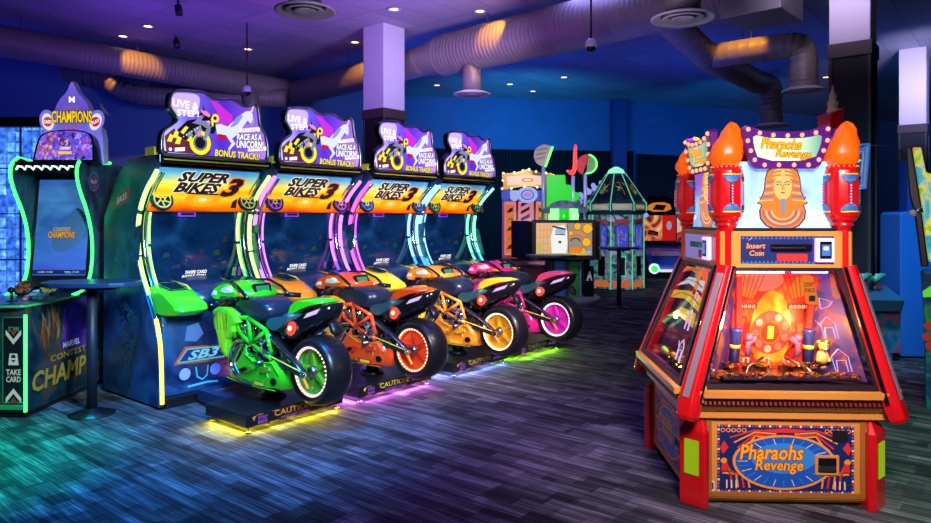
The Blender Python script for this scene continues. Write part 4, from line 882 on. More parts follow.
# ================================================================== the coin pusher in front
PR = pl('pusher_red', (.62, .006, .010), .05); PG = mat('pusher_gold', (.74, .30, .05), .35, .05, (.7, .22, .01), .10); PGD = mat('pusher_gold_dark', (.42, .17, .03), .35, .2)
PBLK = mat('pusher_black', (.02, .012, .015), .3); SILV = mat('reflective_strip', (.55, .5, .58), .25, .6)
LIMEP = em('side_reflector_lime', (.45, .62, .02), .75); BULB = em('marquee_bulb', (1, .42, .26), 2.0); FLM = mat('flame_plastic', (.95, .12, .003), .35, 0, (1, .11, .0), .55)
PURP = mat('sign_violet', (.10, .01, .22), .3, 0, (.12, .01, .3), .35)
SKIN = em('mask_gold', (1, .72, .28), 1.05); SKIN2 = em('mask_orange', (.95, .38, .10), .95); SKIN3 = em('mask_violet', (.55, .25, .55), .9); INK = em('mask_ink', (.06, .01, .03), .3)
def pharaoh(mb, M, cx, cz, k, sx=1.0):
    """golden mask emblem printed on the light box; k scales a design 1 tall"""
    T = lambda pts: [(cx+x*k*sx, cz+y*k) for x, y in pts]
    mir = lambda pts: pts+[(-x, y) for x, y in reversed(pts)]
    head = mir([(0, .5), (.12, .49), (.20, .43), (.235, .30), (.25, .10), (.30, -.04), (.34, -.10), (.285, -.13), (.31, -.22), (.30, -.34), (.22, -.45), (.10, -.50), (0, -.505)])
    mb.flat(M, T([(x*1.06, y*1.03) for x, y in head]), INK, .003); mb.flat(M, T(head), SKIN2, .004)
    for i in range(9):
        y = .46-.062*i; w = .13+.012*i+(.06 if i > 6 else 0); 
        if i < 3: mb.flat(M, T([(-w*.95, y-.02), (-w*.5, y+.012), (w*.5, y+.012), (w*.95, y-.02), (w*.95, y-.035), (0, y-.008), (-w*.95, y-.035)]), SKIN, .005)
        else:
            for s in (-1, 1): mb.flat(M, T([(s*.125, y), (s*(w+.055), y-.02), (s*(w+.055), y-.045), (s*.125, y-.022)]), SKIN3 if i % 2 else SKIN, .005)
    for i, m in enumerate((SKIN3, SKIN, SKIN3, SKIN)):
        r0, r1 = .26-.04*i, .285-.04*i
        mb.flat(M, T([(r1*math.cos(PI+PI*j/12), -.22+.9*r1*math.sin(PI+PI*j/12)) for j in range(13)]+[(r0*math.cos(2*PI-PI*j/12), -.22+.9*r0*math.sin(2*PI-PI*j/12)) for j in range(13)]), m, .0055)
    face = smooth(mir([(0, .33), (.08, .32), (.125, .26), (.125, .12), (.10, .02), (.05, -.04), (0, -.05)]), 1, True); mb.flat(M, T(face), SKIN, .007)
    for s in (-1, 1):
        mb.flat(M, T([(s*.02, .205), (s*.055, .225), (s*.10, .205), (s*.055, .19)]), INK, .009); mb.flat(M, T([(s*.045, .212), (s*.065, .212), (s*.06, .198), (s*.048, .198)]), WHITEE, .010)
        mb.line2(M, T([(s*.02, .24), (s*.06, .258), (s*.105, .24)]), .012*k, INK, .009); mb.flat(M, T([(s*.125, .20), (s*.155, .22), (s*.15, .12), (s*.125, .12)]), SKIN2, .008)
    mb.flat(M, T([(-.015, .21), (.015, .21), (.028, .12), (-.028, .12)]), em('mask_shade', (.9, .5, .15), 1.0), .009); mb.flat(M, T([(-.04, .075), (0, .085), (.04, .075), (0, .055)]), em('mask_lip', (.75, .15, .10), .9), .009)
    mb.flat(M, T([(-.03, -.03), (.03, -.03), (.022, -.26), (0, -.28), (-.022, -.26)]), em('mask_beard', (.35, .50, .75), .9), .010); mb.flat(M, T([(-.03, .34), (.03, .34), (.02, .46), (-.02, .46)]), SKIN, .009)
def pusher_sign(mb, M, w, h):
    pass
def coin_pusher():
    t = thing('coin_pusher', 'large red and gold four-sided Egyptian coin pusher with flame topped corner towers', 'arcade machine', (1.737, 4.19, 0), -.045)
    Hq = .54
    mb = MB(); mb.box((0, 0, .27), (.94, .94, .50), PG); mb.box((0, 0, .02), (.90, .90, .04), PBLK); mb.build('lower_cabinet', t, .004)
    mb = MB(); mb.box((0, 0, .535), (1.04, 1.04, .05), PG); mb.hexa([(-.53, -.53, .555), (.53, -.53, .555), (.53, .53, .555), (-.53, .53, .555)], [(-.575, -.575, .63), (.575, -.575, .63), (.575, .575, .63), (-.575, .575, .63)], PGD); mb.build('ledge', t, .004)
    F4 = [(0, 'front'), (-PI/2, 'left'), (PI/2, 'right'), (PI, 'back')]
    NAVP = em('panel_navy', (.01, .02, .12), .25); CYA = em('oval_blue', (.01, .10, .50), .45); CY2 = em('oval_blue_core', (.03, .26, .70), .55); OR = em('panel_orange', (.9, .32, .03), .5); RE = em('panel_red', (.75, .03, .02), .45); CRM = em('panel_cream', (.85, .7, .45), .5)
    for ang, nm in F4:
        Rz = Matrix.Rotation(ang, 4, 'Z'); M = Rz @ XZ(-.4705, 0, 0)
        mb = MB(); fr = MB(Rz)
        fr.box((0, -.475, .275), (.86, .03, .47), PG)
        for x in (-.405, .405): fr.box((x, -.487, .275), (.03, .02, .45), PGD)
        fr.box((0, -.487, .065), (.80, .02, .03), PGD); fp = fr.build('access_door', t, .003)
        M = Rz @ XZ(-.4915, 0, .27); w, h = .36, .195
        mb.flat(M, [(-w, -h), (w, -h), (w, h), (-w, h)], NAVP, 0)
        cnt = 40
        for i in range(cnt):
            c = (CRM, BLUP, RE)[i % 3]; x = -w+2*w*(i+.5)/cnt
            for zz in (-h+.007, h-.007): mb.flat(M, [(x-.006, zz-.006), (x+.006, zz-.006), (x+.006, zz+.006), (x-.006, zz+.006)], c, .001)
        for i in range(20):
            c = (CRM, BLUP, RE)[i % 3]; z = -h+2*h*(i+.5)/20
            for xx in (-w+.007, w-.007): mb.flat(M, [(xx-.006, z-.006), (xx+.006, z-.006), (xx+.006, z+.006), (xx-.006, z+.006)], c, .001)
        for s in (-1, 1):
            for i in range(4): mb.line2(M, [(s*(.05+.0*i), .155-.012*i), (s*.16, .165-.012*i), (s*(.29-.02*i), .12-.03*i)], .009, OR if i % 2 else RE, .0015)
            for i in range(4): mb.line2(M, [(s*(.19+.03*i), -.165), (s*(.20+.03*i), -.10-.0*i), (s*(.33), -.09+.018*i)], .010, RE if i % 2 else OR, .0015)
            mb.flat(M, [(s*.33, .02), (s*.30, .06), (s*.325, .10), (s*.345, .06)], RE, .0015); mb.disc(M, (s*.325, -.02), .018, OR, .0015, 12); mb.flat(M, [(s*.34, -.08), (s*.29, -.07), (s*.31, -.03), (s*.335, -.04)], RE, .002)
            for i in range(5): mb.ring(M, (s*(.33-.028*i), .163), .008, .013, OR, .0018, 10)
            for i in range(3): mb.line2(M, [(s*(.26+.025*i), -.17), (s*(.26+.025*i), -.13)], .008, CRM, .002)
        mb.flat(M, [(-.13, .165), (0, .178), (.13, .165), (.05, .15), (-.05, .15)], RE, .002)
        mb.disc(M, (-.01, -.02), .27, OR, .0025, 40, .158); mb.disc(M, (-.01, -.02), .255, CYA, .003, 40, .146); mb.disc(M, (-.01, -.0), .17, CY2, .0033, 34, .09)
        for i in range(28):
            a = i*2*PI/28; mb.line2(M, [(-.01+.19*math.cos(a), -.02+.105*math.sin(a)), (-.01+.245*math.cos(a), -.02+.137*math.sin(a))], .004, CY2 if i % 2 else CRM, .0035)
        LT = em('pusher_lettering', (1, .42, .03), .5); LTO = em('pusher_lettering_edge', (.20, .01, .01), .4)
        mb.text(M, 'Pharaohs', -.075, .035, .085, LT, .33, .03, .18, .0045, 0, LTO, .03); mb.text(M, 'Revenge', -.035, -.05, .08, LT, .25, .03, .18, .0045, 0, LTO, .03)
        mb.flat(M, [(.245, .10), (.325, .10), (.325, .17), (.245, .17)], DARKP, .004)
        if nm == 'front': mb.flat(M, [(-.405, -.19), (-.375, -.19), (-.375, -.135), (-.405, -.135)], WHITEP, .001); mb.text(M, '3', -.39, -.162, .04, DARKP, .02, .02, 0, .002)
        mb.build('door_artwork', fp, fix=False)
        mb = MB(M); mb.box((.215, -.035, .004), (.125, .115, .012), PG); mb.box((.215, -.035, .008), (.095, .085, .012), BLACKG); mb.box((.215, -.055, .014), (.09, .03, .004), STEEL); mb.build('coin_return', fp, .002)
        # stud band and glass
        mb = MB(Rz); mb.hexa([(-.48, -.548, .585), (.48, -.548, .585), (.48, -.50, .585), (-.48, -.50, .585)], [(-.50, -.585, .640), (.50, -.585, .640), (.50, -.5, .640), (-.50, -.5, .640)], PBLK)
        for i in range(40): mb.box((-.47+.94*i/39, -.569, .612), (.012, .010, .026), mat('stud_red', (.22, .01, .015), .3), (-.6, 0, 0))
        mb.box((0, -.565, .66), (1.02, .06, .035), PG, (.1, 0, 0)); mb.build('stud_band', t)
        pb = [(-.49, -.555, .675), (.49, -.555, .675)]; ptp = [(-.325, -.395, 1.275), (.325, -.395, 1.275)]
        G = quad_fn(pb[0], pb[1], ptp[1], ptp[0]); mb = MB(Rz)
        fw = .04
        ring_o = [(0, 0), (1, 0), (1, 1), (0, 1)]; ring_i = [(.05, .05), (.95, .05), (.95, .97), (.05, .97)]
        for i in range(4):
            j = (i+1) % 4; mb.hexa([G(*ring_o[i]), G(*ring_o[j]), G(*ring_i[j]), G(*ring_i[i])], [G(*ring_o[i], .012), G(*ring_o[j], .012), G(*ring_i[j], .012), G(*ring_i[i], .012)], PBLK)
        gf = mb.build('glass_frame', t)
        mb = MB(Rz); mb.poly([G(.04, .04, .004), G(.96, .04, .004), G(.96, .98, .004), G(.04, .98, .004)], PGLASS); mb.build('glass_pane', t, fix=False)
        # reflection outlines drawn on every pane, flame print on the left one
        mb = MB(Rz); 
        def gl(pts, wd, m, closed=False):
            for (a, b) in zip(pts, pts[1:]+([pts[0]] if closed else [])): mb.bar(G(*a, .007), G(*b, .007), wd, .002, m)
        LW = em('glass_reflection_line', (.75, .6, 1), 1.0)  # glowing lines paint in the reflection of another game
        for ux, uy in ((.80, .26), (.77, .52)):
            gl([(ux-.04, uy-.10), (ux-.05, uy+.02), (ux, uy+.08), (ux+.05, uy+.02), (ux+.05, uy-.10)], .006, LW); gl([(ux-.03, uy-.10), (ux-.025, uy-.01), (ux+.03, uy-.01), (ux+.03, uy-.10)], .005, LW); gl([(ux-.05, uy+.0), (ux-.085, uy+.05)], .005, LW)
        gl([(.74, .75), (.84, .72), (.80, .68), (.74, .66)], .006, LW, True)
        if nm == 'left':
            for pts, m_ in (([(.10, .62), (.50, .66), (.92, .60), (.90, .72), (.55, .74), (.12, .70)], 'y'), ([(.12, .74), (.45, .80), (.88, .76), (.86, .86), (.40, .86)], 'w'), ([(.12, .88), (.40, .92), (.82, .88), (.80, .95), (.2, .95)], 'o'), ([(.20, .44), (.55, .50), (.90, .46), (.88, .58), (.5, .58)], 'y')):
                mb.poly([G(*p, .0066) for p in pts], em('glass_print_' + m_, {'y': (.95, .6, .03), 'w': (.7, .75, .8), 'o': (.9, .25, .03)}[m_], .75))
            for q in ((.15, .64, .5, .71), (.45, .70, .9, .66), (.2, .78, .55, .84), (.5, .83, .85, .80), (.25, .90, .6, .935), (.3, .48, .7, .54)): gl([(q[0], q[1]), ((q[0]+q[2])/2, (q[1]+q[3])/2+.02), (q[2], q[3])], .012, DARKP)
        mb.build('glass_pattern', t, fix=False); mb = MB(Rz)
        mb.poly([G(*p, .0075) for p in ((.635, .70), (.735, .69), (.72, .93), (.63, .94))], em('warning_orange', (.85, .28, .02), .9)); Mw = Rz @ face_M(G(.682, .86, .009), G(1, .5)-G(0, .5), G(.5, 1)-G(.5, 0)); mb.text(Mw, "DON'T", 0, 0, .022, DARKP, .06, .02, 0, .0005); mb.text(Mw, 'FORCE', 0, -.03, .02, DARKP, .06, .02, 0, .0005)
        mb.box(tuple(G(.685, .74, .009)), (.035, .003, .035), DARKP)
        mb.build('label_lettering', t, fix=False)
        # console box above the glass
        mb = MB(Rz); mb.box((0, -.375, 1.375), (.66, .05, .205), PG); cb = mb.build('coin_console', t, .005)
        M = Rz @ XZ(-.402, 0, 1.375); mb = MB(); mb.flat(M, [(-.275, -.075), (.275, -.075), (.275, .075), (-.275, .075)], NAVP, .001)
        for i in range(22):
            for zz in (-.066, .066): mb.flat(M, [(-.27+.0245*i, zz-.007), (-.25+.0245*i, zz-.007), (-.26+.0245*i, zz+.007)], BLUP, .002)
        if nm != 'left':
            mb.text(M, 'Insert', -.185, .022, .028, OR, .11, .02, .15, .003); mb.text(M, 'Coin', -.18, -.018, .028, OR, .085, .02, .15, .003); mb.flat(M, [(-.06, -.062), (.12, -.062), (.12, -.022), (-.06, -.022)], RE, .002); mb.flat(M, [(-.24, .045), (-.215, .06), (-.20, .075), (-.225, .055)], CRM, .003)
        else:
            mb.flat(M, [(-.27, -.075), (.27, -.075), (.27, .075), (-.27, .075)], em('side_panel_lilac', (.40, .32, .75), .7), .0025); mb.flat(M, [(.02, -.06), (.11, -.06), (.11, -.015), (.02, -.015)], RE, .003)
        mb.build('console_print', cb, fix=False)
        mb = MB(M); mb.box((.02, .015, .012), (.24, .034, .02), BLACKG); mb.box((.0, .012, .024), (.20, .006, .006), STEEL); mb.build('coin_slot', cb, .003)
        mb = MB(M); mb.box((.215, .0, .012), (.105, .13, .03), mat('reader_lilac', (.7, .4, .9), .2, 0, (.85, .45, 1), 1.3)); mb.box((.215, .0, .029), (.070, .095, .006), BLACKG); mb.flat(FLAT(.0325), [(.19, -.03), (.24, -.03), (.24, .03), (.19, .03)], em('reader_screen', (.15, .4, .9), .9), 0); mb.flat(FLAT(.033), [(.2, .0), (.23, .0), (.23, .02), (.2, .02)], CRM, 0); mb.build('card_reader', cb, .008)
        # lit head with the golden mask
        LB = [(-.34, -.335, 1.49), (.34, -.335, 1.49), (.34, -.335, 1.90), (-.34, -.335, 1.90)]
        mb = MB(Rz); mb.box((0, -.335, 1.485), (.64, .10, .02), PBLK); 
        mb.build('head_sill', t)
        mb = MB(); M = Rz @ XZ(-.34, 0, 1.685); mb.flat(M, [(-.33, -.19), (.33, -.19), (.33, .20), (-.33, .20)], HEADG, .001); pharaoh(mb, M, 0, -.012, .365, 1.18)
        for s in (-1, 1):
            mb.tube([M @ Vector((s*(.26+.018*math.cos(a)), -.15+.02*math.sin(a)+.012*i*.3, .004)) for i, a in enumerate([k*.6 for k in range(11)])], .003, WHITEE, 5)
        mb.build('mask_artwork', t, fix=False)
        # bulb-rimmed name sign
        ol = [(-.26, .115), (-.24, .135), (-.14, .105), (0, .098), (.14, .105), (.24, .135), (.26, .115), (.255, .04), (.205, -.085), (.17, -.105), (-.17, -.105), (-.205, -.085), (-.255, .04)]
        M = Rz @ face_M((0, -.40, 1.945), (1, 0, 0), (0, -.10, 1)); mb = MB(); mb.prism(ol, -.05, .0, PURP, M); sg = mb.build('name_sign', t, .004)
        mb = MB(); mb.flat(M, smooth([(-.205, .085), (-.12, .065), (0, .06), (.12, .065), (.205, .085), (.20, .03), (.165, -.06), (-.165, -.06), (-.20, .03)], 1, True), zgrad('sign_face_' + nm, -.25, .25, [(0, (.05, .25, .20)), (.35, (.50, .75, .45)), (.5, (.85, .85, .45)), (.65, (.50, .75, .45)), (1, (.05, .25, .20))], .75, 'X' if nm in ('front', 'back') else 'Y'), .002)
        mb.text(M, 'Pharaohs', -.035, .032, .052, em('sign_letter', (1, .55, .03), 1.3), .235, .035, .18, .004, -.05, LTO, .035); mb.text(M, 'Revenge', .04, -.028, .052, em('sign_letter', (1, .55, .03), 1.3), .21, .035, .18, .004, -.05, LTO, .035)
        mb.build('sign_artwork', sg, fix=False)
        per = []
        for i in range(len(ol)):
            (x0, y0), (x1, y1) = ol[i], ol[(i+1) % len(ol)]; per.append((x0, y0))
        bl = [(-.235, .112), (-.165, .092), (-.085, .08), (.0, .077), (.085, .08), (.165, .092), (.235, .112), (.235, .05), (.215, -.005), (.19, -.055), (.13, -.083), (.045, -.083), (-.045, -.083), (-.13, -.083), (-.19, -.055), (-.215, -.005), (-.235, .05)]
        for x, y in bl:
            b = MB(); b.ball(M @ Vector((x, y, .006)), .013, BULB, 8); b.build('bulb', sg)
        if nm == 'front': 
            mb = MB(Rz); mb.box((0, 0, 1.86), (.60, .60, .06), PR); mb.box((0, 0, 1.93), (.46, .46, .16), PR); mb.box((0, 0, 1.68), (.655, .655, .38), mat('head_core', (.2, .02, .05), .4)); mb.build('head_core', t, .004)
    # towers, tubes and posts on the four corners
    for sx in (-1, 1):
        for sy in (-1, 1):
            D = Matrix(((sx, 0, 0, 0), (0, sy, 0, 0), (0, 0, 1, 0), (0, 0, 0, 1)))
            ol = [(.415, .525), (.445, .55), (.55, .445), (.525, .415), (.41, .41)]
            mb = MB(D); mb.prism(ol, .0, .43, PR); mb.hexa([(x, y, .43) for x, y in (ol[0], ol[1], ol[2], ol[3])], [(.42, .48, .50), (.44, .50, .50), (.50, .44, .50), (.48, .42, .50)], PR); po = mb.build('corner_post', t, .006)
            mb = MB(D); n = Vector((.105, .012, 0)); 
            def pf(u, v, o=.004):
                a, b = Vector((.42, .5325, 0)), Vector((.495, .5445, 0)); q = a.lerp(b, u); return (q.x, q.y+o, v)
            def pf2(u, v, o=.004):
                q = pf(u, v, o); return (q[1], q[0], q[2])
            def fc(u, v, o): q = Vector((.445, .55, 0)).lerp(Vector((.55, .445, 0)), u); return (q.x+o*.707, q.y+o*.707, v)
            mb.hexa([fc(.22, .17, 0), fc(.78, .17, 0), fc(.78, .17, .006), fc(.22, .17, .006)], [fc(.22, .375, 0), fc(.78, .375, 0), fc(.78, .375, .006), fc(.22, .375, .006)], LIMEP)
            mb.build('reflector', po, .002)
            # slanted tube
            a, b = Vector((.528, .560, .60)), Vector((.365, .40, 1.285)); d = (b-a).normalized(); o1 = Vector((1, 1, 0)).normalized(); side = d.cross(o1).normalized(); o1 = side.cross(d)
            def sect(p, k=1.0): return [p + side*(-.058*k)+o1*(-.03*k), p+side*(-.058*k)+o1*(.018*k), p+side*(-.036*k)+o1*(.045*k), p+side*(.036*k)+o1*(.045*k), p+side*(.058*k)+o1*(.018*k), p+side*(.058*k)+o1*(-.03*k)]
            vs = []; st = [(-.09, .72), (-.065, .98), (0, 1.05), (.05, 1.0), (1, .82)]; L_ = (b-a).length
            for q, k in st: vs += sect(a + d*(q if q < .5 else L_), k)
            fs = [(i*6+j, i*6+(j+1) % 6, (i+1)*6+(j+1) % 6, (i+1)*6+j) for i in range(len(st)-1) for j in range(6)]+[tuple(range(6)), tuple(range(24, 30))]
            mb = MB(D); mb.add(vs, fs, PR); tb = mb.build('corner_tube', t, .008, 3)
            mb = MB(D); q0, q1 = a+d*.03+o1*.050, b-d*.05+o1*.047; mb.bar(q0, q1, .036, .004, SILV, o1); mb.build('reflective_strip', tb)
            mb = MB(D); mb.bar(a+side*.062*sx*0+d*.02-side*.063, b-side*.053, .02, .02, CHROME, o1); mb.bar(a+d*.02+side*.063, b+side*.053, .02, .02, CHROME, o1); mb.build('chrome_edge', tb)
            mb = MB(D); mb.hexa([(.30, .385, 1.275), (.355, .41, 1.275), (.41, .355, 1.275), (.385, .30, 1.275)], [(.30, .385, 1.485), (.355, .41, 1.485), (.41, .355, 1.485), (.385, .30, 1.485)], PR); mb.box((.375, .385, 1.38), (.03, .03, .19), PG, (0, 0, .78)); mb.build('console_corner', t, .006)
            # tower
            T = Matrix.Translation((sx*.345, sy*.355, 0)); mb = MB(T)
            mb.lathe([(.05, 1.485), (.055, 1.50), (.07, 1.51), (.062, 1.525), (.085, 1.54), (.085, 1.55), (.098, 1.565), (.098, 1.83), (.09, 1.84), (.085, 1.86), (.06, 1.865)], PR, 10, rot0=.3); tw = mb.build('corner_tower', t, .004)
            mb = MB(T)
            def band(an, hw, z0, z1, m_):
                vs = [(.104*math.cos(an+hw*(i/3-1)), .104*math.sin(an+hw*(i/3-1)), z) for i in range(7) for z in (z0, z1)]
                mb.add(vs, [(2*i, 2*i+2, 2*i+3, 2*i+1) for i in range(6)], m_)
            for kk in range(4):
                an = kk*PI/2
                for z_, s_ in ((1.805, -1), (1.585, 1)):
                    for hw, d0, d1, m_ in ((.52, -.004, .004, YELP), (.50, .008, .020, BLUP), (.40, .020, .030, BLUP), (.30, .030, .040, mat('tower_teal', (.03, .3, .4), .35)), (.16, .040, .048, BLUP)): band(an, hw, z_+s_*d0, z_+s_*d1, m_)
            for kk in range(4):
                an = kk*PI/2; mb.tube([(.1*math.cos(an), .1*math.sin(an), 1.62), (.1*math.cos(an), .1*math.sin(an), 1.755)], .010, mat('tower_slot', (.35, .02, .12), .3), 6)
                for q in range(7): mb.ball((.109*math.cos(an), .109*math.sin(an), 1.635+.017*q), .005, WHITEP, 6)
            for kk in range(20): mb.ball((.088*math.cos(kk*.314), .088*math.sin(kk*.314), 1.852), .007, ORGP, 6)
            mb.build('tower_print', tw, fix=False)
            mb = MB(T); fl = [(.075, 1.865), (.095, 1.90), (.098, 1.93), (.085, 1.98), (.062, 2.02), (.058, 2.05), (.035, 2.075), (.01, 2.085), (.001, 2.086)]
            nn = 16; vs = []
            for r_, z_ in fl:
                for j in range(nn):
                    an = 2*PI*j/nn; k = 1+.10*math.sin(5*an+z_*30)*(1 if z_ < 2.04 else .4); sh = max(0, z_-1.95)*.25
                    vs.append((r_*k*math.cos(an)+sh, r_*k*math.sin(an), z_+.012*math.sin(3*an+2)*(z_-1.86)*8))
            mb.add(vs, [(i*nn+j, i*nn+(j+1) % nn, (i+1)*nn+(j+1) % nn, (i+1)*nn+j) for i in range(len(fl)-1) for j in range(nn)], FLM, True); mb.build('flame', t)
    # inside: central drop unit, trays
    REDL = patchy('drop_unit_red', [(.3, (.16, .004, .01)), (.45, (.60, .02, .01)), (.58, (.80, .06, .01)), (.72, (.95, .22, .03))], 7, .55); AMB = patchy('drop_unit_amber', [(.3, (.75, .10, .01)), (.5, (.95, .22, .01)), (.7, (1, .42, .03))], 9, .42)
    mb = MB(); mb.box((0, 0, .96), (.46, .46, .60), mat('drop_unit_core', (.3, .02, .02), .35)); mb.build('drop_unit', t)
    for ang, nm in F4[:3]:
        Rz = Matrix.Rotation(ang, 4, 'Z'); M = Rz @ XZ(-.236, 0, .70); mb = MB()
        mb.flat(M, [(-.27, .02), (.27, .02), (.25, .56), (-.25, .56)], REDL, 0); mb.flat(M, smooth([(-.10, .05), (.10, .05), (.13, .30), (.05, .44), (-.05, .44), (-.13, .30)], 2, True), AMB, .002)
        mb.disc(M, (-.07, .50), .13, em('drop_unit_pale', (.95, .30, .22), .9), .003, 24, .06)
        for s in (-1, 1):
            mb.flat(M, [(s*.23, .34), (s*.09, .345), (s*.09, .375), (s*.23, .37)], em('score_black', (.08, .01, .01), .2), .004)
            mb.text(M, '88888', s*.16, .358, .020, BULB, .12, .01, 0, .005)
            mb.line2(M, [(s*.09, .10), (s*.15, .16), (s*.15, .30), (s*.22, .32)], .010, em('drop_ink', (.25, .01, .02), .4), .0035); mb.line2(M, [(s*.08, .05), (s*.20, .12), (s*.24, .26)], .008, em('drop_ink', (.25, .01, .02), .4), .0035); mb.flat(M, [(s*.20, .42), (s*.12, .40), (s*.09, .45), (s*.14, .52), (s*.22, .50)], em('drop_orange', (.95, .35, .05), .8), .003); mb.disc(M, (s*.19, .21), .022, em('drop_orange', (.95, .35, .05), .8), .0036, 12)
            for q in range(5): mb.line2(M, [(s*(.11+.02*q), .40), (s*(.06+.03*q), .53)], .004, em('drop_ink', (.25, .01, .02), .4), .0045)
        mb.ring(M, (0, .22), .060, .115, em('wheel_red', (.55, .05, .03), .6), .004, 28); mb.disc(M, (0, .22), .055, em('wheel_core', (.9, .15, .05), .9), .004, 20); mb.text(M, '1', 0, .22, .06, YELP, .02, .04, 0, .006)
        for i in range(9): mb.disc(M, (.088*math.cos(i*.698+.4), .22+.088*math.sin(i*.698+.4)), .021, BULB if i in (1, 3, 6) else em('wheel_lamp', (.85, .38, .22), .9), .007, 14)
        for x in (-.13, -.01, .10): mb.flat(M, [(x-.02, .045), (x+.02, .045), (x+.02, .085), (x-.02, .085)], em('slot_tile', (1, .75, .45), 1.2), .004); mb.flat(M, [(x-.008, .05), (x+.008, .05), (x+.008, .08), (x-.008, .08)], REDL, .005)
        mb.build('drop_artwork', t, fix=False)
        mb = MB(Rz)
        for s in (-1, 1):
            mb.lathe([(.03, .76), (.03, .92), (.036, .93), (.036, .945)], mat('pillar_blue', (.03, .05, .3), .3), 12, Matrix.Translation((s*.21, -.27, 0))); mb.lathe([(.032, .84), (.032, .86)], YELP, 12, Matrix.Translation((s*.21, -.27, 0))); mb.bar((s*.20, -.27, .95), (s*.23, -.27, 1.22), .03, .03, REDP)
            mb.tube([(s*.14, -.29, .80), (s*.14, -.29, .87), (s*.10, -.285, .90)], .018, mat('figure_violet', (.3, .12, .25), .35), 8); mb.ball((s*.14, -.29, .90), .024, mat('figure_violet', (.3, .12, .25), .35), 10)
            mb.box((s*.10, -.30, .745), (.12, .05, .04), mat('coin_gate', (.15, .03, .02), .3)); mb.tube([(s*.06, -.31, .80), (s*.16, -.36, .76), (s*.2, -.44, .705)], .008, STEEL, 6)
        mb.build('coin_chute', t)
        # upper moving shelf and lower tray
        mb = MB(Rz); mb.box((0, -.325, .712), (.62, .20, .03), STEEL); mb.build('pusher_shelf', t, .003)
        mb = MB(Rz); mb.add([(-.47, -.53, .672), (.47, -.53, .672), (.40, -.24, .69), (-.40, -.24, .69)], [(0, 1, 2, 3)], mat('tray_dark', (.06, .03, .05), .3)); mb.build('tray', t, fix=False)
        mb = MB(Rz); mb.hexa([(-.47, -.535, .672), (.47, -.535, .672), (.46, -.50, .672), (-.46, -.50, .672)], [(-.47, -.53, .70), (.47, -.53, .70), (.46, -.50, .69), (-.46, -.50, .69)], mat('lip_violet', (.25, .12, .5), .3, 0, (.3, .15, .8), .35)); mb.build('tray_lip', t)
    for k in range(4):
        Rz = Matrix.Rotation(k*PI/2, 4, 'Z'); mb = MB(Rz); mb.hexa([(.225, .235, .70), (.235, .225, .70), (.455, .445, .70), (.445, .455, .70)], [(.225, .235, 1.24), (.235, .225, 1.24), (.325, .315, 1.24), (.315, .325, 1.24)], patchy('divider_mural', [(.30, (.01, .01, .06)), (.45, (.05, .03, .22)), (.55, (.10, .02, .12)), (.62, (.30, .07, .03)), (.70, (.03, .10, .05)), (.8, (.2, .15, .35))], 9, .10, .55)); mb.build('divider_panel', t)
    mb = MB(); mb.box((0, 0, 1.262), (.62, .62, .02), mat('inner_ceiling', (.5, .45, .5), .4)); mb.build('inner_ceiling', t)
    mb = MB()
    for ang, nm in F4: 
        Rz = Matrix.Rotation(ang, 4, 'Z'); mb.M = Rz; mb.box((-.12, -.30, 1.248), (.30, .02, .012), em('inner_lamp', (1, .8, .7), 14)); mb.box((.18, -.30, 1.248), (.2, .02, .012), em('inner_lamp_violet', (.45, .25, 1), 10))
    mb.build('inner_lamp', t)
    # the upper half narrows and sits slightly to one side of the base
    for o in t.children_recursive:
        if o.type == 'MESH':
            for v in o.data.vertices:
                z = v.co.z; k = min(1, max(0, (z-.66)/.62)); v.co.x = v.co.x*(1-.09*k)+.045*k
                v.co.z = z-.035*min(1, max(0, (z-.2)/.35))*min(1, max(0, (1.27-z)/.5))-(.02*min(1, max(0, (z-1.6)/.25)) if z < 2.2 else .02)
            o.data.update()
    for x, y, c, p in ((.2, -.45, (1, .50, .15), 5.5), (-.2, -.45, (1, .45, .15), 5.5), (-.44, .1, (1, .5, .2), 4.5), (0, -.36, (1, .25, .1), 1.2)):  # unseen point lights added to brighten the coin bed and interior
        l = bpy.data.lights.new('inner_fill', 'POINT'); l.color = c; l.energy = p; l.shadow_soft_size = .03
        o = bpy.data.objects.new('inner_fill', l); C.objects.link(o); o.parent = t; o.location = (x, y, .95)
    return t
PGLASS = glass('pusher_glass', (.97, .97, 1), .12)
HEADG = patchy('head_lightbox', [(.30, (.30, .12, .70)), (.42, (.20, .30, .85)), (.52, (.28, .58, .92)), (.60, (.40, .66, .95)), (.72, (.34, .16, .8))], 2.2, .88)
CP = coin_pusher()
# loose coins and the prizes riding on them
GOLD = mat('coin_brass', (.75, .48, .14), .25, 1.0)
Mc = Matrix.Translation((1.737, 4.19, 0)) @ Matrix.Rotation(-.045, 4, 'Z')
mb = MB()
for ang in (0, -PI/2, PI/2):
    Rz = Matrix.Rotation(ang, 4, 'Z')
    for i in range(230):
        up = i % 3 == 0
        x = R.uniform(-.27, .27) if up else R.uniform(-.40, .40); y = R.uniform(-.41, -.26) if up else R.uniform(-.50, -.43); z = .73+R.uniform(0, .012) if up else .692+(y+.5)*.05+R.uniform(0, .022)
        mb.M = Mc @ Rz @ Matrix.Translation((x, y, z)) @ Matrix.Rotation(R.uniform(-.3, .3), 4, 'X') @ Matrix.Rotation(R.uniform(-.3, .3), 4, 'Y'); mb.lathe([(.015, -.0015), (.015, .0015)], GOLD, 9, smooth=False)
tag(mb.build('coins'), 'brass coins heaped on the trays inside the red coin pusher', 'coins', kind='stuff')
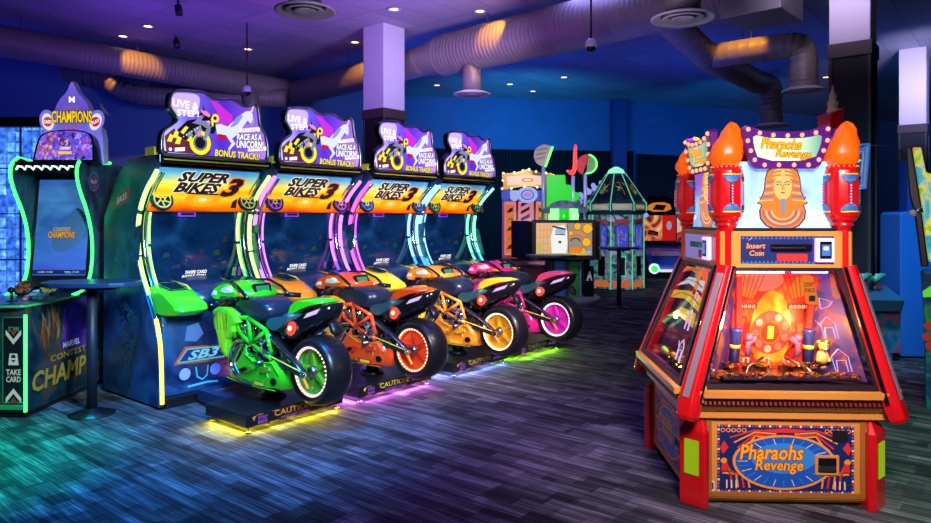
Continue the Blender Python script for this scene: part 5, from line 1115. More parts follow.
# another red-topped game whose beacon and spire show above the right tower
t = thing('red_beacon_game', 'narrow game behind the coin pusher topped by a red block and pale spire', 'arcade machine', (2.98, 5.6, 0), .3)
mb = MB(); mb.box((0, .05, 1.05), (.16, .26, 2.10), DNAVY); mb.build('cabinet_body', t, .01)
mb = MB(); mb.hexa([(-.09, -.08, 2.10), (.03, -.08, 2.10), (.03, .06, 2.10), (-.09, .06, 2.10)], [(-.10, -.08, 2.38), (.04, -.08, 2.44), (.04, .06, 2.44), (-.10, .06, 2.38)], PR); mb.build('red_beacon', t, .008)
mb = MB(); mb.lathe([(.04, 2.38), (.05, 2.42), (.035, 2.45), (.045, 2.48), (.026, 2.51), (.03, 2.54), (.012, 2.58), (.003, 2.63)], mat('bone_spire', (.8, .62, .42), .4, 0, (.9, .6, .35), .4), 9, Matrix.Translation((.0, .0, 0)), smooth=False); mb.build('spire', t)
def prize(ang, x, y, z, col, kind, lab):
    M = Mc @ Matrix.Rotation(ang, 4, 'Z'); mb = MB(M)
    if kind == 'card': mb.box((x, y, z+.06), (.085, .004, .12), patchy('prize_card_ink', [(.4, (.7, .35, .05)), (.55, (.95, .7, .3)), (.7, (.3, .1, .02))], 25, .35), (-.35, .3, .3))
    elif kind == 'tiger':
        for a, r, s in (((x, y, z+.045), .035, (1, .8, 1.2)), ((x, y-.01, z+.105), .028, (1, 1, .9))): mb.ball(a, r, col, 12, s)
        for sx in (-1, 1): mb.ball((x+sx*.022, y, z+.13), .010, col, 8); mb.ball((x+sx*.010, y-.034, z+.112), .005, DARKP, 6); mb.ball((x+sx*.028, y-.01, z+.03), .014, col, 8)
        mb.ball((x, y-.035, z+.098), .011, WHITEP, 8)
    else:
        mb.tube([(x-.05, y, z+.012), (x, y-.01, z+.03), (x+.05, y, z+.012)], [.012, .02, .012], col, 10)
    return tag(mb.build('prize'), lab, 'prize')
prize(0, .27, -.33, .73, mat('toy_tiger', (.9, .55, .12), .5, 0, (.9, .5, .1), .25), 'tiger', 'small yellow toy figure sitting on the coin shelf behind the front glass')
prize(-PI/2, .05, -.47, .695, mat('toy_yellow', (.9, .6, .05), .3, 0, (.9, .6, .05), .3), 'roll', 'yellow prize capsule lying on coins behind the left glass of the coin pusher')
prize(-PI/2, -.14, -.48, .695, mat('toy_green', (.2, .85, .1), .3, 0, (.2, .9, .1), .3), 'roll', 'green prize capsule lying on coins behind the left glass of the coin pusher')
prize(-PI/2, .2, -.45, .70, mat('toy_orange', (.9, .2, .05), .3, 0, (.9, .2, .05), .3), 'roll', 'orange prize capsule lying on coins behind the left glass of the coin pusher')
# ================================================================== games in the middle of the hall
NAV2 = mat('machine_navy', (.015, .03, .10), .35)
def carousel_game():
    q = at(527, 262, 14.4); t = thing('carousel_redemption_game', 'carousel-style prize game with a bulb-edged gold sign and blue scalloped awning', 'arcade machine', (q.x, 14.4, 0), -.05); t.scale = (1.06, 1.06, 1.05)
    GL = mat('gilt', (.75, .42, .05), .3, .3, (.8, .4, .03), .25); CB_ = em('carousel_bulb', (1, .85, .6), 2.2); LIL = em('awning_lilac', (.45, .55, .95), .8); NB = em('awning_blue', (.03, .10, .65), .8)
    mb = MB(); mb.box((0, .3, .35), (.98, .9, .66), mat('carousel_red', (.30, .02, .08), .35)); mb.box((0, .3, .02), (.9, .84, .04), BLACK); mb.build('lower_body', t, .01)
    mb = MB(); mb.box((0, .70, 1.25), (.98, .1, 1.2), NAV2); 
    for x in (-.47, .47): mb.box((x, .3, 1.25), (.05, .85, 1.2), mat('carousel_pink', (.6, .12, .3), .35, 0, (.6, .1, .3), .2))
    mb.box((0, .3, 1.86), (.98, .86, .06), NAV2); mb.build('cabinet_shell', t, .006)
    mb = MB(); M = XZ(.645, 0, .70); mb.flat(M, [(-.44, 0), (.44, 0), (.44, 1.12), (-.44, 1.12)], em('carousel_backdrop', (.85, .35, .45), .9), 0)
    for k in range(7): mb.flat(M, [(-.10+.0*k, .1+.15*k), (.08, .2+.15*k), (.08, .27+.15*k), (-.10, .17+.15*k)], (YELP, BLUP, REDP)[k % 3], .004)
    for s in (-1, 1):
        mb.flat(M, [(s*.42, .05), (s*.24, .05), (s*.24, 1.05), (s*.42, 1.05)], em('reel_orange', (1, .28, .02), .8), .003)
        for k in range(5): mb.flat(M, [(s*.40, .12+.19*k), (s*.27, .15+.19*k), (s*.26, .24+.19*k), (s*.34, .21+.19*k)], (DARKP, YELP)[k % 2], .005)
    mb.build('reel_artwork', t, fix=False)
    for x in (-.18, .18):
        mb = MB(); mb.tube([(x, .55, .72), (x, .55, 1.85)], .022, GL, 10); mb.build('gilt_pole', t)
    mb = MB(); mb.hexa([(-.46, -.20, .55), (.46, -.20, .55), (.46, .2, .62), (-.46, .2, .62)], [(-.46, -.18, .62), (.46, -.18, .62), (.46, .2, .72), (-.46, .2, .72)], mat('carousel_deck', (.75, .25, .4), .3, 0, (.7, .2, .35), .25)); mb.build('control_deck', t, .01)
    for x in (-.2, .2):
        mb = MB(); mb.lathe([(.05, 0), (.045, .03), (.001, .04)], em('carousel_button', (1, .15, .1), 1.2), 14, Matrix.Translation((x, -.06, .65))); mb.build('push_button', t)
    mb = MB(); mb.add([(-.45, -.10, .72), (.45, -.10, .72), (.45, -.10, 1.80), (-.45, -.10, 1.80)], [(0, 1, 2, 3)], PGLASS); mb.build('glass_pane', t, fix=False)
    for k in range(6):
        x = -.42+.168*k; mb = MB(); M = XZ(-.16, x, 1.86); mb.prism([(-.084, .16), (.084, .16), (.084, .03)]+arc(0, .03, .084, 0, -PI, 8)+[(-.084, .03)], -.03, 0, LIL if k % 2 else NB, M); mb.build('awning_scallop', t)
    mb = MB(); M = XZ(-.195, 0, 1.93); mb.prism([(.20*math.cos(i*2*PI/24), .0+.16*math.sin(i*2*PI/24)) for i in range(24)], -.02, .01, LIL, M); mb.ring(M, (0, 0), .10, .13, NB, .012, 24, .8); mb.disc(M, (0, 0), .08, em('medal_pink', (.6, .3, .7), .7), .012, 20, .05); mb.build('centre_medallion', t)
    ol = smooth([(-.50, .02), (-.46, .18), (-.52, .36), (-.30, .37), (-.12, .40), (0, .45), (.12, .40), (.30, .37), (.52, .36), (.46, .18), (.50, .02), (.25, .08), (0, .11), (-.25, .08)], 1, True)
    M = XZ(-.22, 0, 1.99); mb = MB(); mb.prism(ol, -.12, 0, GL, M); mb.flat(M, smooth([(-.40, .12), (-.38, .20), (-.42, .31), (-.2, .31), (0, .34), (.2, .31), (.42, .31), (.38, .20), (.40, .12), (.2, .14), (0, .16), (-.2, .14)], 1, True), em('carousel_sign_face', (1, .66, .48), 1.05), .004); mb.flat(M, smooth([(-.12, .19), (.12, .19), (.10, .27), (-.10, .27)], 1, True), em('carousel_logo', (.9, .12, .05), 1.0), .006); mb.text(M, 'WIN', 0, .23, .05, YELE, .13, .03, 0, .008); mb.build('name_sign', t)
    for i in range(0, len(ol), 2):
        x, y = ol[i]
        if y > .1 or abs(x) > .1:
            b = MB(); b.ball(M @ Vector((x, y, .01)), .024, CB_, 8); b.build('bulb', t)
carousel_game()

def tower_play_game():
    q = at(563, 300, 12.9); t = thing('fruit_lollipop_game', 'green glowing multi-player game with disc-topped poles and a wide screen facing the bikes', 'arcade machine', (q.x, 13.0, 0))
    GE = em('green_panel_lit', (.04, .85, .04), .8); GCORE = em('green_core_bright', (.25, 1, .25), 2.6); GD = mat('green_column', (.02, .35, .05), .3, 0, (.02, .6, .06), .4)
    mb = MB(); mb.lathe([(.70, 0), (.70, .07), (.66, .10), (.001, .10)], mat('podium_grey', (.28, .30, .36), .4), 40); mb.build('podium', t)
    mb = MB(); mb.lathe([(.34, .10), (.34, .82), (.26, .84), (.26, 1.38)], NAV2, 8, rot0=.39, smooth=False); mb.build('core_column', t)
    for x, m in ((-.30, NAV2), (-.10, BLUP), (.17, GD), (.27, mat('lilac_post', (.3, .3, .6), .3, 0, (.3, .3, .7), .3))):
        mb = MB(); mb.box((x, -.36, .46), (.05 if abs(x) > .25 else .20, .06, .72), m); mb.build('front_panel', t, .006)
    mb = MB(); M = XZ(-.325, .46, .45); mb.box((.45, -.10, .45), (.18, .42, .70), BLACKG); mb.flat(XZ(-.315, .45, .45), [(-.05, -.05), (.0, .12), (.02, .12), (.06, -.05), (.03, -.05), (.015, .0), (-.01, .0), (-.02, -.05)], WHITEP, 0); mb.build('side_cabinet', t, .006)
    for a in range(3):
        an = -PI/2+(a-1)*.62; mb = MB(); mb.lathe([(.11, 1.38), (.11, 1.72)], GCORE if a != 1 else GE, 12, Matrix.Translation((.22*math.cos(an)*1.3, .22*math.sin(an), 0))); mb.build('light_drum', t)
    mb = MB(); ol = [(-.30, 1.70), (.30, 1.70), (.32, 2.02), (.20, 2.05), (.16, 2.17), (.06, 2.18), (.05, 2.36), (-.30, 2.36)]
    mb.prism(ol, -.32, -.0, GE, XZ(-.05, 0, 0), mat('green_panel_side', (.02, .4, .03), .3, 0, (.02, .6, .03), .4)); mb.build('stepped_panel', t, .006)
    mb = MB(); M = XZ(-.24, 0, 1.62); mb.prism(smooth([(-.40, .0), (-.42, .10), (-.30, .12), (-.22, .22), (0, .27), (.20, .22), (.28, .30), (.34, .14), (.44, .14), (.42, 0)], 1, True), -.06, 0, patchy('frieze_print', [(.35, (.01, .02, .04)), (.5, (.02, .12, .15)), (.62, (.18, .04, .16)), (.75, (.05, .3, .1))], 18, .35), M)
    for k in range(12): 
        a = PI*k/11; mb.line2(M, [(.05*math.cos(a), .04+.03*math.sin(a)), (.22*math.cos(a), .03+.18*math.sin(a))], .012, em('frieze_violet', (.3, .08, .4), .6), .003)
    mb.build('frieze', t)
    for x, top, k in ((-.36, 2.55, 0), (.20, 2.34, 1), (.43, 2.38, 2)):
        mb = MB(); mb.tube([(x, -.02, 1.5), (x, -.02, top)], .035, mat('pole_lilac', (.35, .4, .6), .3, .2, (.25, .3, .6), .15), 12); mb.build('sign_pole', t)
    # half striped disc
    M = XZ(-.07, -.34, 2.72) @ Matrix.Diagonal((.85, .85, 1, 1)); mb = MB(); mb.prism(arc(0, 0, .24, PI*.28, PI*1.5, 20), -.06, .02, mat('disc_tan', (.35, .25, .15), .4, 0, (.3, .2, .12), .3), M)
    for k in (-1, 0, 1): mb.line2(M, [(-.19+.02*abs(k), .10*k+.02), (.02+.03*k, .10*k+.06)], .03, mat('disc_stripe', (.08, .05, .04), .4), .023)
    mb.build('striped_disc', t); p0, p1 = arc(0, 0, .25, PI*.28, PI*1.5, 1)
    mb = MB(); mb.tube([M @ Vector((p0[0]+.015, p0[1], .03)), M @ Vector((p1[0]+.015, p1[1], .03))], .018, em('disc_neon_green', (.15, 1, .2), 3.0), 8); mb.build('neon_tube', t)
    # curved red blade
    M = XZ(-.07, .20, 2.32) @ Matrix.Diagonal((.75, .72, 1, 1)); mb = MB(); ol = smooth([(-.20, .18), (-.05, .14), (.0, .26), (.0, .52), (.03, .82), (.06, .84), (.07, .55), (.07, .22), (.0, .05), (-.08, .06)], 1, True)
    mb.prism(ol, -.04, .01, mat('blade_body', (.35, .10, .05), .4, 0, (.4, .08, .04), .3), M); mb.build('curved_blade', t); mb = MB(); mb.tube([M @ Vector((x, y, .02)) for x, y in ol], .012, em('blade_neon_red', (1, .06, .06), 2.6), 6, True); mb.build('neon_tube', t)
    # red and green fruit ball
    M = XZ(-.07, .47, 2.56) @ Matrix.Diagonal((.82, .82, 1, 1)); mb = MB(); mb.prism(arc(0, 0, .22, -PI*.55, PI*.48, 18), -.08, .02, mat('fruit_green', (.15, .35, .08), .4, 0, (.12, .4, .06), .4), M); mb.prism(arc(-.02, -.02, .24, PI*.42, PI*1.35, 18), -.08, .03, mat('fruit_red', (.6, .03, .03), .35, 0, (.7, .03, .03), .4), M)
    for k in range(6): mb.flat(M, [(-.17+.05*k, .02-.03*(k % 2)), (-.155+.05*k, .02-.03*(k % 2)), (-.16+.05*k, -.01-.03*(k % 2))], YELP, .034)
    mb.build('fruit_disc', t); mb = MB(); mb.tube([M @ Vector((x, y, .03)) for x, y in arc(-.02, 0, .22, -PI*.55, PI*.45, 10, .98)][0:11], .014, em('disc_neon_green', (.15, 1, .2), 3.0), 6); mb.build('neon_tube', t)
    # screens
    for nm, M0 in (('front', Matrix.Translation((-.06, -.66, 1.16))), ('right', Matrix.Translation((.72, -.02, 1.14)) @ Matrix.Rotation(1.35, 4, 'Z')), ('left', Matrix.Translation((-.80, -.02, 1.14)) @ Matrix.Rotation(-1.35, 4, 'Z'))):
        mb = MB(M0); mb.hexa([(-.58, 0, -.36), (.58, 0, -.36), (.5, .22, -.32), (-.5, .22, -.32)], [(-.58, 0, .36), (.58, 0, .36), (.5, .22, .32), (-.5, .22, .32)], BLACK); mb.bar((0, .2, 0), (0, .42, -.05), .2, .2, BLACK); mo = mb.build('monitor', t, .008)
        mb = MB(M0); M = XZ(-.004, 0, 0); mb.flat(M, [(-.50, -.28), (.50, -.28), (.50, .30), (-.50, .30)], em('screen_cream', (.85, .62, .38), .9) if nm == 'front' else BLACKG, 0)
        if nm == 'front':
            W_ = em('screen_white', (.95, .95, .9), 1.0); O_ = em('screen_orange', (1, .30, .02), 1.0); A_ = em('screen_amber', (1, .55, .03), 1.05); BR_ = em('screen_brown', (.35, .10, .03), .7); BL_ = em('screen_blue', (.45, .6, .85), .9); GY_ = em('screen_taupe', (.50, .42, .35), .8)
            mb.flat(M, [(.08, -.28), (.50, -.28), (.50, .30), (.04, .30)], GY_, .001)
            for i in range(4): mb.line2(M, [(-.44+.07*i, -.25), (-.42+.06*i, .28)], .010, O_, .0015); mb.line2(M, [(-.46, -.2+.12*i), (-.2, -.18+.12*i)], .010, O_, .0015)
            mb.flat(M, [(-.22, -.26), (.03, -.26), (.06, -.1), (.07, .14), (.0, .26), (-.18, .24), (-.24, .05)], W_, .002); mb.flat(M, [(-.17, .12), (.02, .10), (.03, .20), (-.14, .22)], BL_, .003); mb.line2(M, [(-.20, .24), (.02, .19)], .03, DARKP, .004); mb.line2(M, [(-.16, .10), (.01, .09)], .018, DARKP, .004); mb.flat(M, [(-.10, -.06), (-.05, -.06), (-.05, -.02), (-.1, -.02)], DARKP, .004)
            mb.ring(M, (.20, -.04), .07, .10, BR_, .003, 20, .8, .2, 2.9); mb.ring(M, (.22, .02), .12, .17, O_, .0025, 20, .8, .1, 3.0); mb.line2(M, [(.06, .27), (.075, -.26)], .014, BR_, .005)
            for c, r in (((.24, .24), .06), ((.42, .20), .085), ((.40, -.04), .075), ((.34, -.2), .05), ((.12, .12), .04)): mb.disc(M, c, r, A_, .004, 18); mb.ring(M, c, r, r+.008, BR_, .0045, 18)
            mb.flat(M, smooth([(.09, -.15), (.3, -.13), (.36, -.22), (.12, -.25)], 1, True), O_, .004); mb.flat(M, [(-.48, -.27), (.4, -.27), (.42, -.235), (-.46, -.24)], em('screen_lime', (.65, .65, .15), .9), .006); mb.flat(M, smooth([(.38, -.26), (.48, -.25), (.47, -.19), (.4, -.2)], 1, True), BL_, .007); mb.flat(M, [(-.48, -.22), (-.40, -.22), (-.40, -.1), (-.48, -.05)], em('screen_lime', (.65, .65, .15), .9), .004)
        mb.build('screen', mo, fix=False)
    mb = MB(); mb.box((.46, -.66, .74), (.12, .06, .10), mat('ticket_box', (.1, .4, .4), .3, 0, (.1, .6, .6), .5)); mb.build('ticket_slot', t, .01)
tower_play_game()

def crystal_tower():
    q = at(616, 288, 15.3); t = thing('pointed_tower_game', 'eight-sided glass tower game with a pointed faceted roof and mint green edges', 'arcade machine', (q.x, 15.3, 0))
    MINT = em('edge_mint', (.25, .85, .55), .75); STN = patchy('stone_print', [(.2, (.02, .04, .06)), (.4, (.16, .20, .30)), (.55, (.03, .10, .10)), (.7, (.30, .26, .42)), (.85, (.05, .30, .16))], 13, .6, voronoi=True); DKW = patchy('tower_dark_window', [(.4, (.004, .008, .012)), (.6, (.02, .05, .05)), (.72, (.25, .12, .05))], 9, .25)
    n = 8; off = PI/8
    def rg(r, z, i): a = off+i*2*PI/n; return (r*math.cos(a), r*math.sin(a), z)
    mb = MB(); mb.lathe([(.60, .02), (.60, 1.62), (.001, 1.62)], STN, n, rot0=off, smooth=False); mb.lathe([(.58, 0), (.58, .03)], BLACK, n, rot0=off); mb.build('body', t)
    mb = MB(); mb.lathe([(.60, 1.62), (.65, 1.70), (.65, 1.88), (.60, 1.92), (.22, 2.50), (.20, 2.53)], mat('tower_dark_frame', (.02, .06, .06), .3), n, rot0=off, smooth=False); mb.lathe([(.205, 2.53), (.16, 2.62), (.05, 2.68), (.001, 2.69)], em('tip_mint', (.4, 1, .7), 1.1), n, rot0=off, smooth=False); mb.build('roof', t)
    for i in range(n):
        if i in (0, 1, 2): pass
        mb = MB(); mb.tube([rg(.605, .02, i), rg(.605, 1.62, i)], .012, MINT, 6); mb.tube([rg(.66, 1.70, i), rg(.66, 1.88, i), rg(.61, 1.93, i), rg(.21, 2.53, i)], .011, MINT, 6); mb.build('edge_light', t)
        def fq(r0, z0, r1, z1, sh=.86):
            a0, a1, b0, b1 = (Vector(rg(r0, z0, i)), Vector(rg(r0, z0, i+1)), Vector(rg(r1, z1, i)), Vector(rg(r1, z1, i+1)))
            m0 = (a0+a1)/2; m1 = (b0+b1)/2; o = Vector(((m0.x), (m0.y), 0)).normalized()*.008
            return [m0+(a0-m0)*sh+o, m0+(a1-m0)*sh+o, m1+(b1-m1)*sh+o, m1+(b0-m1)*sh+o]
        mb = MB(); mb.poly(fq(.60, 1.96, .25, 2.47, .84), DKW); p = fq(.605, 1.97, .255, 2.46, .6); M = face_M((p[0]+p[1]+p[2]+p[3])/4, p[1]-p[0], (p[2]+p[3])/2-(p[0]+p[1])/2)
        for k in range(8): mb.line2(M, [(R.uniform(-.1, .1), R.uniform(-.2, .14)), (R.uniform(-.1, .1), R.uniform(-.2, .14))], .014, em('roof_ink_%d' % (k % 3), ((.6, .2, .08), (.08, .6, .4), (.5, .45, .1))[k % 3], .7), .004+.0003*k)
        mb.build('roof_facet', t, fix=False)
        mb = MB(); p = fq(.652, 1.72, .652, 1.86); mb.poly(p, em('eave_sign', (.55, .75, .6), .6)); M = face_M((p[0]+p[2])/2, p[1]-p[0], (0, 0, 1)); mb.text(M, 'CRYSTAL', 0, 0, .07, em('eave_gold', (.8, .6, .2), .8), .34, .02, 0, .004); mb.build('eave_sign', t, fix=False)
        mb = MB(); 
        mb.poly(fq(.603, .85, .603, 1.42, .62), em('tower_window', ((.08, .12, .60), (.14, .12, .7), (.06, .3, .5))[i % 3], 1.0)); p = fq(.607, .9, .607, 1.38, .5)
        M = face_M((p[0]+p[2])/2, p[1]-p[0], (0, 0, 1))
        for k in range(9): mb.line2(M, [(R.uniform(-.1, .1), R.uniform(-.22, .22)), (R.uniform(-.1, .1), R.uniform(-.22, .22))], .014, em('window_ink_%d' % (k % 3), ((.5, .15, .6), (.1, .5, .6), (.7, .3, .2))[k % 3], .8), .003+.0003*k)
        mb.flat(M, [(-.17, .27), (.17, .27), (.15, .38), (-.15, .38)], em('window_hood', (.55, .10, .08), .6), .002)
        mb.line2(M, [(-.145, -.26), (-.145, .22), (0, .29), (.145, .22), (.145, -.26)], .02, STEEL, .003, True); mb.build('window_panel', t, fix=False)
        mb = MB(); p = fq(.605, .06, .605, .30, .9); M = face_M((p[0]+p[1])/2, p[1]-p[0], (0, 0, 1)); mb.flat(M, smooth([(-.2, 0), (-.2, .10), (-.1, .17), (0, .11), (.1, .18), (.2, .11), (.2, 0)], 1, True), em('flame_frieze', (.75, .25, .08), .7), .002); mb.flat(M, [(-.08, .25), (.08, .25), (.08, .66), (-.08, .66)], DARKP, .002); mb.line2(M, [(-.08, .25), (.08, .25), (.08, .66), (-.08, .66)], .02, MINT if i % 2 else STEEL, .003, True); mb.build('lower_door', t, fix=False)
crystal_tower()

def car_game():
    q = at(660, 275, 18.2); t = thing('car_nose_game', 'small racing game with a blue car nose and two round green headlights', 'arcade machine', (q.x, 18.2, 0))
    CB2 = mat('car_nose_blue', (.06, .2, .85), .25, 0, (.06, .2, .9), .35)
    mb = MB(); mb.box((0, .5, 1.0), (1.0, .7, 2.0), mat('car_game_body', (.03, .03, .10), .35)); mb.build('cabinet_body', t, .02)
    mb = MB(); M = XZ(.14, 0, 0); mb.flat(M, [(-.46, .95), (.10, .95), (.10, 1.62), (-.46, 1.62)], patchy('car_game_screen', [(.35, (.05, .02, .02)), (.48, (.75, .12, .04)), (.6, (.85, .45, .15)), (.72, (.9, .8, .7))], 2.6, .8), .0); mb.flat(M, [(.10, .95), (.46, .95), (.46, 1.62), (.10, 1.62)], em('car_game_red', (.75, .04, .03), .7), .001); mb.disc(M, (.28, 1.35), .07, em('car_game_badge', (.5, .5, .7), .7), .003, 16, .12)
    mb.flat(M, [(-.30, 1.12), (-.02, 1.08), (.0, 1.18), (-.25, 1.24)], DARKP, .003); mb.flat(M, [(-.26, 1.15), (-.06, 1.11), (-.05, 1.15), (-.24, 1.19)], WHITEP, .004); mb.build('screen_artwork', t, fix=False)
    mb = MB(); M = XZ(.02, 0, 1.65); mb.prism(smooth([(-.44, 0), (-.42, .38), (-.25, .50), (.2, .48), (.42, .36), (.44, 0)], 2, True), -.14, 0, BLACKG, M); mb.flat(M, smooth([(-.33, .06), (-.30, .30), (.25, .32), (.33, .08)], 1, True), em('car_sign_orange', (.9, .35, .05), .8), .003); mb.flat(M, [(-.2, .12), (.1, .10), (.18, .24), (-.1, .26)], DARKP, .004); mb.build('top_sign', t)
    mb = MB(); mb.puff([(-.75, .25), (-.78, .42), (-.6, .55), (-.2, .75), (.12, .82), (.12, .2), (-.6, .2)], .50, CB2, .85); ns = mb.build('car_nose', t)
    mb = MB(); M = XZ(-.785, 0, 0)
    mb.tube([(-.30, -.80, .36), (-.22, -.80, .22), (.22, -.80, .22), (.30, -.80, .36)], .035, em('bumper_white', (.75, .75, 1), 1.2), 8); mb.build('bumper', ns)
    for x in (-.36, .36):
        mb = MB(); D = Matrix.Translation((x, -.76, .27)) @ Matrix.Rotation(PI/2, 4, 'X'); mb.lathe([(.13, -.02), (.13, .03), (.10, .05)], em('lamp_rim_white', (.8, .9, 1), 1.4), 18, D); mb.lathe([(.09, .051), (.001, .06)], em('lamp_green', (.1, .9, .25), 1.2), 16, D, caps=False); mb.build('headlight', ns)
    mb = MB(); mb.flat(Matrix.Translation((0, -.50, .63)) @ Matrix.Rotation(.42, 4, 'X'), [(-.4, -.15), (.4, -.15), (.36, .1), (-.36, .1)], WHITEP, .02); mb.build('bonnet_stripe', ns, fix=False)
    for x, m in ((-.62, em('edge_violet', (.35, .1, .8), .6)), ):
        mb = MB(); mb.prism(smooth([(-.14, .3), (.10, .3), (.10, 1.9), (-.02, 1.95), (-.14, 1.4)], 1), -.6, 0, m, XZ(.2, x, 0)); mb.build('side_fin', t)
    # neighbour seen past it
    q2 = at(685, 275, 18.5); t2 = thing('red_racing_game', 'red screened racing game half hidden behind the left side of the coin pusher', 'arcade machine', (q2.x+.25, 18.5, 0))
    mb = MB(); mb.box((0, .5, .9), (.95, .7, 1.8), mat('car_game_body', (.03, .03, .10), .35)); mb.build('cabinet_body', t2, .02)
    mb = MB(); M = XZ(.14); mb.flat(M, [(-.44, .9), (.44, .9), (.44, 1.55), (-.44, 1.55)], patchy('red_game_screen', [(.35, (.05, .02, .02)), (.5, (.7, .06, .03)), (.62, (.9, .75, .7))], 3, .8), 0); mb.build('screen_artwork', t2, fix=False)
    mb = MB(); mb.hexa([(-.45, -.5, .2), (.45, -.5, .2), (.45, .16, .2), (-.45, .16, .2)], [(-.45, -.4, .45), (.45, -.4, .45), (.45, .16, .8), (-.45, .16, .8)], mat('red_nose', (.6, .15, .03), .3, 0, (.6, .15, .03), .3)); mb.build('car_nose', t2, .02)
car_game()

def bubble_game():
    for px, Y, lab in ((594, 16.7, 'lilac bubble-edged game standing behind the pointed glass tower'),):
        q = at(px, 280, Y); t = thing('bubble_arch_game', lab, 'arcade machine', (q.x+.4, Y, 0))
        mb = MB(); mb.box((0, .4, 1.0), (1.5, .6, 2.0), mat('bubble_body', (.08, .05, .2), .4)); mb.build('cabinet_body', t, .02)
        BB = em('bubble_lilac', (.45, .5, 1), .9)
        for k in range(15):
            a = PI*k/14
            for rr, br in ((.80, .085), (.90, .06)):
                mb = MB(); mb.ball((rr*math.cos(a), .15, 1.62+.9*rr*math.sin(a)), br, BB, 8); mb.build('bubble', t)
        mb = MB(); mb.prism(arc(0, 0, .76, 0, PI, 24, .9), -.2, 0, mat('bubble_arch', (.05, .03, .15), .4), XZ(.1, 0, 1.62)); mb.build('arch', t)
bubble_game()
# ================================================================== the right edge of the picture
SBLUE = mat('shooter_blue', (.015, .16, .52), .4, 0, (.01, .12, .5), .10)
def shooting_game():
    t = thing('shooting_game', 'tall plain blue shooting game cabinet with two green guns on its deck', 'arcade machine', (5.0, 7.6, 0), -.10)
    mb = MB(); mb.prism([(-.20, .02), (.48, .02), (.48, .55), (.44, .70), (.46, .95), (.42, 1.25), (.40, 1.62), (-.16, 1.62), (-.20, 1.59)], -.45, 0, SBLUE, XZ(.0)); mb.build('side_body', t, .01)
    mb = MB(); mb.box((.08, .34, 1.90), (.16, .20, .62), mat('shooter_navy', (.01, .06, .28), .35)); mb.build('upper_panel', t, .01)
    mb = MB(); mb.hexa([(-.95, -.35, .56), (-.36, -.35, .56), (-.22, .25, .56), (-.95, .25, .56)], [(-.98, -.42, .69), (-.36, -.42, .69), (-.22, .25, .78), (-.98, .25, .78)], mat('deck_teal', (.03, .14, .22), .35)); mb.box((-.63, .0, .29), (.50, .42, .58), mat('deck_pedestal', (.01, .10, .16), .4)); mb.flat(XZ(-.2115), [(-.85, .1), (-.3, .1), (-.3, .68), (-.85, .68)], patchy('deck_mural', [(.35, (.005, .06, .12)), (.55, (.02, .2, .3)), (.7, (.3, .05, .12))], 5, .15), .003); mb.build('gun_deck', t, .008)
    GG = mat('gun_green', (.05, .5, .25), .3, 0, (.05, .7, .3), .3)
    for x in (-.60, -.45):
        g = MB(Matrix.Translation((x, -.05, .87)) @ Matrix.Rotation(.45, 4, 'Z'))
        g.tube([(-.09, 0, .0), (.06, 0, .05)], [.036, .03], GG, 10); g.tube([(.055, 0, .038), (.10, 0, .053)], .015, GG, 8); gb = g.build('toy_gun', t)
        g = MB(Matrix.Translation((x, -.05, .87)) @ Matrix.Rotation(.45, 4, 'Z')); g.bar((-.08, 0, -.01), (-.12, 0, -.10), .03, .04, BLACK); g.box((0, 0, .055), (.07, .03, .02), mat('gun_sight', (.7, .9, .8), .3, 0, (.4, .8, .6), .4)); g.bar((.0, 0, -.02), (.0, 0, -.10), .035, .035, mat('gun_cradle', (.25, .05, .06), .4)); g.build('grip', gb)
    mb = MB(); mb.box((-.72, .40, .97), (.10, .20, 1.94), mat('shooter_side_blue', (.01, .10, .36), .35, 0, (.01, .10, .4), .1)); mb.build('left_column', t, .01)
    F = face_M((-.62, .12, 2.14), (.92, -.40, 0), (.22, 0, 1)); SPK = mat('speaker_blue', (.03, .18, .5), .35, 0, (.02, .2, .6), .15)
    mb = MB(F); mb.prism([(-.13, -.27), (.11, -.27), (.15, .25), (-.10, .25)], -.10, .0, SPK); mb.line2(FLAT(0), [(-.10, -.23), (.085, -.23), (.118, .21), (-.075, .21)], .012, ORGP, .003, True); mb.line2(FLAT(0), [(-.06, -.18), (.055, -.18), (.08, .16), (-.04, .16)], .008, YELP, .003, True); mb.flat(FLAT(0), [(-.04, -.15), (.04, -.15), (.065, .13), (-.025, .13)], DARKP, .002); mb.line2(FLAT(0), [(-.03, .02), (.05, .06)], .025, WHITEP, .004); mb.build('speaker_panel', t, .004)
    mb = MB(); mb.box((-.72, .34, 2.06), (.05, .05, .30), BLACK); mb.box((-.70, .28, 2.1), (.05, .20, .05), BLACK); mb.tube(smooth([(-.58, .10, 2.36), (-.38, .1, 2.37), (-.15, .12, 2.33), (.08, .3, 2.18)], 2), .008, STEEL, 6); mb.build('speaker_arm', t)
shooting_game()
